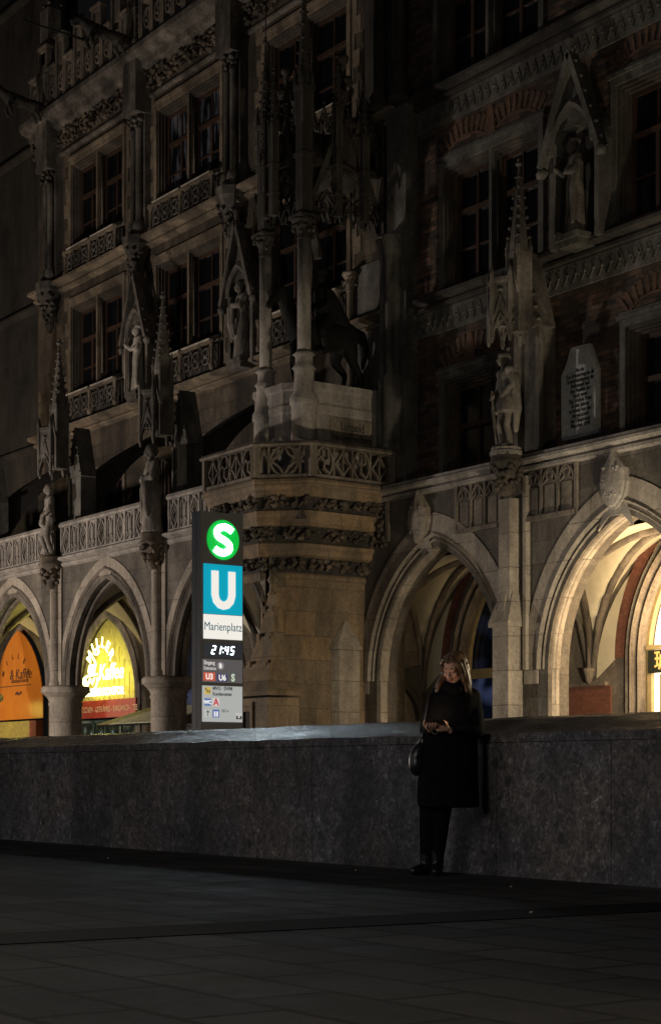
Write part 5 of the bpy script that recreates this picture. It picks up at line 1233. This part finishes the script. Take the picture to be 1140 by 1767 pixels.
P_KNIGHT = [('l', [(0, 0, .66, .27, .2, 0), (0, 0, .8, .23, .17, 0), (0, 0, .98, .16, .12, 0), (0, 0, 1.2, .20, .15, 0), (0, 0, 1.4, .21, .14, 0), (0, 0, 1.5, .10, .09, 0)]), *HEAD(0, -.05, 1.66), ('e', (0, -.02, 1.72), (.11, .13, .09)), ('c', (0, 0, 1.78, .03), (0, .05, 1.88, .04)),
          ('c', (-.11, 0, .7, .09), (-.14, -.06, .44, .07), (-.12, -.02, .08, .05)), ('c', (-.12, -.02, .05, .05), (-.15, -.18, .03, .04)), ('c', (.11, .02, .7, .09), (.13, -.03, .42, .07), (.14, .04, .08, .05)), ('c', (.14, .04, .05, .05), (.18, -.12, .03, .04)),
          ('e', (-.22, 0, 1.43), (.10, .10, .09)), ('e', (.22, 0, 1.43), (.10, .10, .09)), ('c', (-.23, 0, 1.4, .065), (-.30, -.05, 1.12, .055), (-.14, -.2, .98, .045)), ('c', (.23, 0, 1.4, .065), (.31, .02, 1.15, .055), (.2, -.15, .95, .045)),
          ('c', (-.14, -.22, 1.08, .022), (.0, -.24, .55, .028), (.13, -.24, .05, .014)), ('c', (-.22, -.22, .93, .022), (-.04, -.22, .98, .022)), ('c', (.16, .12, 1.3, .1), (.24, .14, .7, .08), (.26, .1, .3, .05))]
def statue(label, parts, u, d, z, h, mat, rz=0.0, fold=.02, cat='statue', name='statue'):
    k = h/1.82; M4 = Matrix.Translation((u, d, z)) @ Matrix.Rotation(rz, 4, 'Z')
    o = organic(name, sc_(parts, k), mat, .021, None, M4, 2, fold, 11.0, 1.25*k)
    return tag(o, label, cat, 'carved figures on the town hall')
statue('bare-legged striding stone statue on the pillar corbel farthest left', P_NUDE, PU[2], DL-.22, 7.05, 2.15, M['statue'], -.35)
statue('hooded robed stone statue with folded arms on the corbel left of the station sign', P_HOOD, PU[3], DL-.22, 7.05, 2.3, M['statue'], -.2)
statue('stone statue holding a tall staff in an upper gabled niche above the hooded statue', P_STAFF, NU3, 25.52, 12.34, 2.1, M['sill'], -.3)
statue('bald stone statue with draped cloth in the upper niche left of the two balcony columns', P_DRAPE, NU4, 25.52, 12.2, 2.2, M['statue'], -.3)
statue('stone knight with sword and armour skirt on the pier between the right-hand arches', P_KNIGHT, U(872, 24.6), 24.6, 7.80, 2.1, M['statue'], -.35)
g = MB(); kx = U(872, 24.6); g.lathe(kx, 24.62, [(.30, 7.60), (.36, 7.64), (.36, 7.72), (.33, 7.74), (.33, 7.8)], 14, False); g.build('statue_base', M['rail'], TH_)
statue('stone figure with raised arm in the pointed niche high at the upper right', P_STAFF, NU5, 25.5, 12.25, 2.1, M['spire'], -.5)
# gargoyles on the cornice
def beast(label, u, d0, z):
    parts = [('c', (0, .7, 0, .24), (0, 0, .05, .22), (0, -.75, .12, .27)), ('c', (0, -.8, .15, .22), (0, -1.15, .3, .17)), ('e', (0, -1.25, .33), (.17, .24, .16)), ('c', (0, -1.35, .27, .1), (0, -1.55, .22, .08)), ('c', (0, -1.3, .18, .08), (0, -1.5, .08, .06)),
             ('c', (-.1, -1.15, .48, .05), (-.13, -1.1, .6, .03)), ('c', (.1, -1.15, .48, .05), (.13, -1.1, .6, .03)),
             ('c', (-.17, -.7, 0, .12), (-.2, -.85, -.3, .09), (-.2, -.75, -.55, .08)), ('c', (.17, -.7, 0, .12), (.2, -.85, -.3, .09), (.2, -.75, -.55, .08)), ('c', (-.17, .5, 0, .14), (-.2, .35, -.3, .1), (-.2, .55, -.55, .08)), ('c', (.17, .5, 0, .14), (.2, .35, -.3, .1), (.2, .55, -.55, .08))]
    o = organic('gargoyle', parts, M['dark'], .035, None, Matrix.Translation((u, d0, z)) @ Matrix.Scale(.8, 4), 2, .03, 9.0, 99)
    tag(o, label, 'gargoyle', 'beasts on the roof edge')
beast('stone beast gargoyle leaning out above the middle shaft pier of the roof edge', U(238, 25.6), 24.6, 23.05)
beast('stone beast gargoyle at the far left corner of the roof edge', U(88, 25.6), 24.7, 22.9)

# ---- rider on horse (bronze, dark), facing out over the balcony
eq = thing('equestrian_statue', 'nearly black bronze rider on a horse standing on the balcony pedestal', 'statue', (-34.95, 24.4, 10.2))
H = [('c', (0, .62, 1.38, .36), (0, 0, 1.33, .36), (0, -.62, 1.38, .36)), ('e', (0, .72, 1.46), (.34, .36, .34)),
     ('c', (0, -.75, 1.5, .28), (0, -1.05, 1.95, .19), (0, -1.2, 2.25, .15)), ('c', (0, -1.22, 2.28, .15), (0, -1.45, 2.05, .11), (0, -1.58, 1.88, .085)), ('c', (-.07, -1.15, 2.38, .03), (-.07, -1.15, 2.5, .02)), ('c', (.07, -1.15, 2.38, .03), (.07, -1.15, 2.5, .02)),
     ('c', (0, .98, 1.66, .09), (0, 1.22, 1.55, .12), (0, 1.30, 1.15, .12), (0, 1.24, .72, .05))]
for s, fy, ky, hy in ((-1, .62, .50, .78), (1, .66, .78, .98)):
    H += [('c', (s*.18, fy, 1.2, .23), (s*.18, ky, .82, .13), (s*.18, hy+.05, .52, .075), (s*.18, hy-.03, .12, .055)), ('c', (s*.18, hy-.03, .1, .06), (s*.18, hy-.1, .04, .085))]
H += [('c', (-.17, -.62, 1.15, .18), (-.17, -.75, .62, .085), (-.17, -.68, .12, .055), (-.17, -.72, .04, .08)), ('c', (.17, -.66, 1.15, .18), (.17, -1.0, .95, .09), (.17, -.95, .55, .06), (.17, -.85, .42, .075))]
organic('horse', H, M['bronze'], .045, eq, Matrix.Translation((-34.95, 24.4, 10.2)), 3)
Rr = [('l', [(0, .05, 1.6, .28, .26, 0), (0, .05, 1.85, .22, .2, 0), (0, .02, 2.2, .24, .18, 0), (0, 0, 2.5, .27, .17, 0), (0, 0, 2.62, .12, .11, 0)]), ('e', (0, -.04, 2.82), (.11, .13, .15)), ('c', (0, 0, 2.6, .08), (0, 0, 2.72, .07)), ('e', (0, -.03, 2.95), (.15, .2, .07)),
      ('c', (-.28, 0, 2.42, .10), (-.34, -.1, 2.1, .085), (-.12, -.42, 2.0, .06)), ('c', (.28, 0, 2.42, .10), (.36, 0, 2.1, .085), (.25, -.3, 1.9, .06)), ('c', (-.2, 0, 1.7, .16), (-.4, -.28, 1.4, .13), (-.4, -.12, .95, .08), (-.4, -.28, .88, .07)), ('c', (.2, 0, 1.7, .16), (.4, -.28, 1.4, .13), (.4, -.12, .95, .08), (.4, -.28, .88, .07)),
      ('c', (0, .2, 2.4, .18), (.05, .5, 1.8, .22), (.05, .72, 1.55, .2))]
organic('rider', Rr, M['bronze'], .04, eq, Matrix.Translation((-34.95, 24.4, 10.2)), 2, .02, 7, 99)

# ================================================================ WOMAN
WO = cam2w(.858, 13.11); WR = Matrix.Translation((WO[0], WO[1], 0)) @ Matrix.Rotation(TH, 4, 'Z')
wom = thing('person', 'woman in long black coat leaning on the stone wall and looking at her phone', 'person', (WO[0], WO[1], 0), TH)
skin = plain('skin', (.74,.43,.29), .5, var=.08, scale=30, bump=.05)
b = skin.node_tree.nodes['Principled BSDF']; b.inputs['Subsurface Weight'].default_value = .15; b.inputs['Subsurface Radius'].default_value = (.02, .008, .004); b.inputs['Subsurface Scale'].default_value = .3
HC = Vector((.066, -.14, 1.557)); HR = Matrix.Rotation(math.radians(-30), 3, 'Z') @ Matrix.Rotation(math.radians(23), 3, 'X')
def hp(x, y, z): return tuple(HC + HR @ Vector((x, y, z)))
def hc(*ps): return ('c',)+tuple(hp(*p[:3])+(p[3],) for p in ps)
def he(c, r): return ('e', hp(*c), r, HR)
B = [he((0, .015, .030), (.071, .090, .083)), he((0, -.022, -.020), (.058, .066, .080)), hc((-.042, -.012, -.055, .028), (-.012, -.062, -.088, .022), (.012, -.062, -.088, .022), (.042, -.012, -.055, .028)),
     he((0, -.068, -.086), (.022, .016, .016)), hc((0, -.084, .006, .0075), (0, -.104, -.022, .0095)), he((0, -.106, -.029), (.0105, .0105, .0085)), he((-.011, -.097, -.031), (.007, .008, .006)), he((.011, -.097, -.031), (.007, .008, .006)),
     hc((-.040, -.066, .022, .012), (-.014, -.078, .020, .011), (.014, -.078, .020, .011), (.040, -.066, .022, .012)), he((-.034, -.062, -.022), (.022, .019, .020)), he((.034, -.062, -.022), (.022, .019, .020)),
     he((-.029, -.0715, .004), (.0145, .011, .0095)), he((.029, -.0715, .004), (.0145, .011, .0095)), he((0, -.087, -.052), (.021, .011, .0065)), he((0, -.085, -.062), (.017, .011, .0065)),
     ('c', (.068, -.10, 1.49, .048), (.075, -.07, 1.38, .055), (.085, -.06, 1.32, .10)),
     ('l', [(.03, -.08, .78, .15, .11, 0), (.035, -.08, 1.0, .12, .09, 0), (.06, -.08, 1.2, .12, .08, 0), (.085, -.07, 1.33, .13, .07, 0), (.085, -.07, 1.37, .07, .06, 0)])]
# legs, arms
B += [('c', (-.02, -.08, .82, .11), (-.115, -.06, .5, .06), (-.13, -.03, .12, .03)), ('c', (.06, -.08, .82, .11), (-.015, -.08, .46, .06), (-.05, -.05, .12, .03)),
      ('c', (-.04, -.09, 1.33, .04), (-.13, -.12, 1.11, .035), (-.118, -.245, 1.095, .026)), ('c', (.19, -.07, 1.34, .04), (.215, -.14, 1.10, .035), (.035, -.255, 1.09, .026))]
# hands: palm, four fingers, thumb each
def chain(p, dirs, rs):
    q = [Vector(p)]; 
    for d, ln in dirs: q.append(q[-1]+Vector(d).normalized()*ln)
    return ('c',)+tuple(tuple(a)+(r,) for a, r in zip(q, rs))
HA = [('c', (-.118, -.25, 1.095, .024), (-.116, -.285, 1.104, .020)), ('l', [(-.112, -.285, 1.092, .034, .036, .3), (-.112, -.287, 1.112, .036, .038, .3)])]
for i in range(4):
    bx = -.142+.019*i
    HA.append(chain((bx, -.315+.004*i, 1.105), [((-.1+.05*i, -.9, .25), .030), ((.0, -.55, .8), .020), ((.1, .1, 1), .014)], (.0085, .008, .0075, .006)))
HA.append(chain((-.148, -.285, 1.112), [((-.6, -.2, .8), .028), ((.1, -.4, .9), .026), ((.5, -.5, .5), .016)], (.011, .0095, .009, .007)))
HA += [('c', (.030, -.25, 1.092, .026), (.004, -.275, 1.105, .024)), ('l', [(-.008, -.278, 1.082, .036, .018, .5), (-.012, -.282, 1.105, .040, .020, .5), (-.014, -.286, 1.13, .034, .016, .5)])]
for i in range(4):
    HA.append(chain((-.034, -.300, 1.138-.018*i), [((-.85, -.35, .55-.12*i), .032-.003*abs(i-1)), ((-.9, .1, .45), .020), ((-.6, .4, .2), .014)], (.0088, .008, .0075, .006)))
HA.append(chain((.004, -.288, 1.125), [((-.1, -.3, 1), .022), ((-.8, -.35, .35), .020), ((-.9, -.2, .0), .014)], (.0115, .010, .009, .007)))
organic('body', B+HA, skin, .0048, wom, WR, 1)
# facial features
fm = plain('lip_colour', (.36,.12,.10), .4, var=.05); fb = plain('brow_brown', (.05,.028,.018), .8)
def htube(name, P, r, mat):
    g = MB(lambda a, d, z: tuple(WR @ Vector(hp(a, d, z)))); g.tube(P, r, 6); return g.build(name, mat, wom)
for s in (-1, 1):
    htube('eyebrow', [(s*.014, -.0895, .026), (s*.028, -.086, .031), (s*.044, -.074, .027)], [.0022, .0026, .0012], fb)
    htube('eyelash', [(s*.016, -.0815, -.001), (s*.028, -.0835, -.005), (s*.042, -.075, -.001)], [.0012, .0022, .0014], fb)
htube('lips', [(-.019, -.0905, -.0555), (-.007, -.0985, -.0535), (0, -.0985, -.055), (.007, -.0985, -.0535), (.019, -.0905, -.0555)], [.001, .0032, .003, .0032, .001], fm)
htube('lips', [(-.015, -.091, -.060), (0, -.0965, -.0635), (.015, -.091, -.060)], [.001, .0042, .001], fm)
# coat, trousers, boots
black = plain('black_wool', (.0055,.0055,.0065), .95, var=.3, scale=60, bump=.3)
black.node_tree.nodes['Principled BSDF'].inputs['Specular IOR Level'].default_value = .15
Ct = [('l', [(.030, -.12, .515, .225, .14, .1), (.028, -.12, .56, .236, .15, .1), (.024, -.12, .70, .230, .15, .1), (.028, -.12, .86, .225, .145, .1), (.04, -.11, 1.02, .205, .135, .1), (.06, -.10, 1.15, .195, .125, .1), (.075, -.09, 1.27, .20, .12, .15), (.085, -.08, 1.36, .185, .105, .2), (.08, -.08, 1.40, .12, .085, .2), (.075, -.09, 1.425, .075, .07, 0)]),
      ('c', (-.065, -.09, 1.33, .062), (-.13, -.11, 1.14, .056), (-.122, -.225, 1.092, .042)), ('c', (-.105, -.11, 1.2, .06), (-.135, -.12, 1.10, .058)), ('c', (.21, -.05, 1.35, .07), (.232, -.13, 1.12, .062), (.235, -.14, 1.09, .06), (.055, -.245, 1.09, .042)),
      ('c', (.03, -.14, 1.42, .05), (.09, -.17, 1.405, .045), (.12, -.10, 1.42, .05), (.06, -.03, 1.42, .05))]
organic('coat', Ct, black, .010, wom, WR, 3, .008, 14, 1.3)
organic('trousers', [('c', (-.04, -.09, .75, .1), (-.118, -.07, .5, .072), (-.125, -.05, .3, .062), (-.13, -.03, .13, .05)), ('c', (.0, -.09, .75, .1), (-.022, -.09, .5, .076), (-.035, -.07, .3, .062), (-.05, -.05, .13, .05))], black, .011, wom, WR, 2)
boot = plain('black_leather', (.008,.008,.008), .4)
for pts in ([(-.13, -.03, .2, .056), (-.13, -.03, .07, .05)], [(-.052, -.05, .2, .056), (-.052, -.05, .07, .05)]):
    x, y = pts[1][0], pts[1][1]; tx, ty = (-.10, -.075) if x < -.1 else (-.02, -.15)
    organic('boot', [('c',)+tuple(pts), ('c', (x, y, .05, .048), (x+tx*.6, y+ty*.6, .042, .040), (x+tx, y+ty, .034, .032))], boot, .009, wom, WR, 2)
# hair: mass and many strands falling to the shoulders
m, nt, b = new_mat('hair'); tc = N(nt, 'ShaderNodeTexCoord')
L(nt, ramp(nt, noise_(nt, tc.outputs['Object'], 60, 3, .6, (1, 1, .08)), [(.35, (.045,.024,.013)), (.65, (.24,.14,.07))]), b.inputs['Base Color']); b.inputs['Roughness'].default_value = .38
hairm = m
Hm = [he((0, .036, .046), (.080, .086, .078)), he((0, .040, .03), (.083, .074, .075)), he((0, .055, -.01), (.078, .06, .09)),
      ('c', hp(-.074, .02, .04)+(.022,), hp(-.080, .01, -.03)+(.026,), (-.045, -.10, 1.42, .026), (-.062, -.12, 1.36, .014)),
      ('c', hp(.076, .01, .05)+(.022,), hp(.084, .0, -.02)+(.030,), (.165, -.13, 1.44, .036), (.178, -.12, 1.38, .022)), ('c', hp(.066, -.028, .050)+(.020,), hp(.078, -.026, -.02)+(.024,), (.150, -.155, 1.45, .028), (.168, -.15, 1.39, .018)), ('c', hp(.06, .06, 0)+(.04,), (.15, -.06, 1.45, .05), (.16, -.06, 1.38, .03)), ('c', hp(-.05, .07, 0)+(.04,), (-.01, -.04, 1.42, .045), (0, -.04, 1.36, .03))]
hair = organic('hair', Hm, hairm, .007, wom, WR, 2, .004, 30, 99)
g = MB(lambda a, d, z: tuple(WR @ Vector((a, d, z))))
rnd = random.Random(3)
for i in range(420):
    s = -1 if i % 2 else 1; t = rnd.random(); y0 = -.078+.150*t
    p0 = Vector(hp(s*.003, y0, .036+.083*math.sqrt(max(0, 1-((y0-.015)/.098)**2))+rnd.uniform(0, .004)))
    r_ = rnd.uniform(.98, 1.07)
    p1 = Vector(hp(s*.048*r_, -.062+.145*t, (.078+.022*min(1, t*3))*r_)); p2 = Vector(hp(s*.076*r_, -.040+.125*t, .040)); p3 = Vector(hp(s*.088*r_, -.022+.10*t, -.03))
    if s < 0: tip = Vector((-.060+.06*t+rnd.uniform(-.02, .02), -.13+.09*t, 1.315+rnd.uniform(-.02, .06)))
    else: tip = Vector((.20-.05*(1-t)*rnd.random()+rnd.uniform(-.035, .02), -.15+.10*t, 1.355+rnd.uniform(-.03, .06)))
    p4 = p3.lerp(tip, .55)+Vector((s*.006, 0, 0))
    pts = smooth_path([(0, 0)]*2) if False else [p0, (p0+p1)/2+Vector((0, 0, .006)), p1, (p1+p2)/2+Vector(HR @ Vector((s*.006, 0, .006))), p2, (p2+p3)/2, p3, p4, tip]
    g.tube(pts, [.0016, .002, .0022, .0022, .0022, .0022, .0022, .002, .0006], 4)
tag(g.build('hair_strands', hairm, wom), kind='stuff')
# phone
pc3 = Vector((-.080, -.325, 1.150)); pn = Vector((.22, .42, .88)).normalized(); plx = Vector((.93, -.30, 0)); plx = (plx - pn*plx.dot(pn)).normalized(); ply = pn.cross(plx)
pm = WR @ Matrix(((plx.x, ply.x, pn.x, pc3.x), (plx.y, ply.y, pn.y, pc3.y), (plx.z, ply.z, pn.z, pc3.z), (0,0,0,1)))
ph_ = thing('phone', 'dark smartphone held in both hands of the woman', 'phone', tuple((WR @ pc3)))
g = MB(lambda a, d, z: tuple(pm @ Vector((a, d, z)))); rr_ = [(.066*sx+.009*math.cos(t), .028*sy+.009*math.sin(t)) for sx, sy, t0 in ((1, 1, 0), (-1, 1, PI/2), (-1, -1, PI), (1, -1, 1.5*PI)) for t in (t0, t0+PI/4, t0+PI/2)]
g.loft([[(x*k, y*k, z) for x, y in rr_] for z, k in ((-.0045, .97), (-.003, 1), (.003, 1), (.0045, .98))]); g.build('case', plain('phone_case', (.05,.045,.045), .3, .5), ph_)
g = MB(lambda a, d, z: tuple(pm @ Vector((a, d, z)))); g.box(-.066, .066, -.031, .031, .0046, .0052); g.build('screen', emit('phone_screen', (1.0, .66, .44), 9), ph_)
# handbag hanging at her side
hb = thing('handbag', 'black rounded handbag hanging at the hip of the woman', 'handbag', tuple(WR @ Vector((-.21, -.14, .78))))
lea = plain('bag_leather', (.014,.014,.016), .38, var=.3, scale=25)
organic('bag', [('e', (-.205, -.14, .90), (.060, .07, .11), Matrix.Rotation(.35, 3, 'Y')), ('e', (-.205, -.14, .84), (.066, .075, .09)), ('c', (-.16, -.14, 1.02, .03), (-.17, -.14, .85, .05))], lea, .008, hb, WR, 3, .004, 20, 99)
g = MB(lambda a, d, z: tuple(WR @ Vector((a, d, z)))); g.tube([(-.17, -.15, 1.0), (-.155, -.16, 1.15), (-.12, -.15, 1.33), (-.08, -.10, 1.41), (-.05, -.02, 1.36)], .009, 6); g.build('strap', lea, hb)
g = MB(lambda a, d, z: tuple(WR @ Vector((a, d, z))))
for i in range(14):
    t = PI+PI*i/13; g.blob((-.085+.022*math.cos(t), -.31, 1.085+.024*math.sin(t)), .0042, (1,1,1), 5)
g.tube([(-.085+.022*math.cos(PI+PI*i/13), -.31, 1.085+.024*math.sin(PI+PI*i/13)) for i in range(14)], .0015, 5)
tag(g.build('bracelet', plain('silver', (.6,.55,.5), .25, .9)), 'small beaded bracelet dangling below the hands of the woman', 'bracelet')
# small litter on the paving
lm = plain('pale_paper', (.24,.19,.16), .8)
for (x, y, lab) in ((187, 1483, 'tiny orange-brown scrap on the dark paving at left'), (614, 1504, 'tiny pale scrap at the foot of the wall left of the boots'), (882, 1533, 'tiny pale scrap on the paving right of the boots'), (917, 1578, 'tiny scrap in the dark gutter on the right')):
    Y = FPX*EYE/(y-HY); X = (x-CX)/FPX*Y; wx, wy = cam2w(X, Y)
    g = MB(); g.blob((wx, wy, .01), .016, (1, .7, .5), 6); tag(g.build('litter', lm), lab, 'litter', 'scraps of litter on the paving')
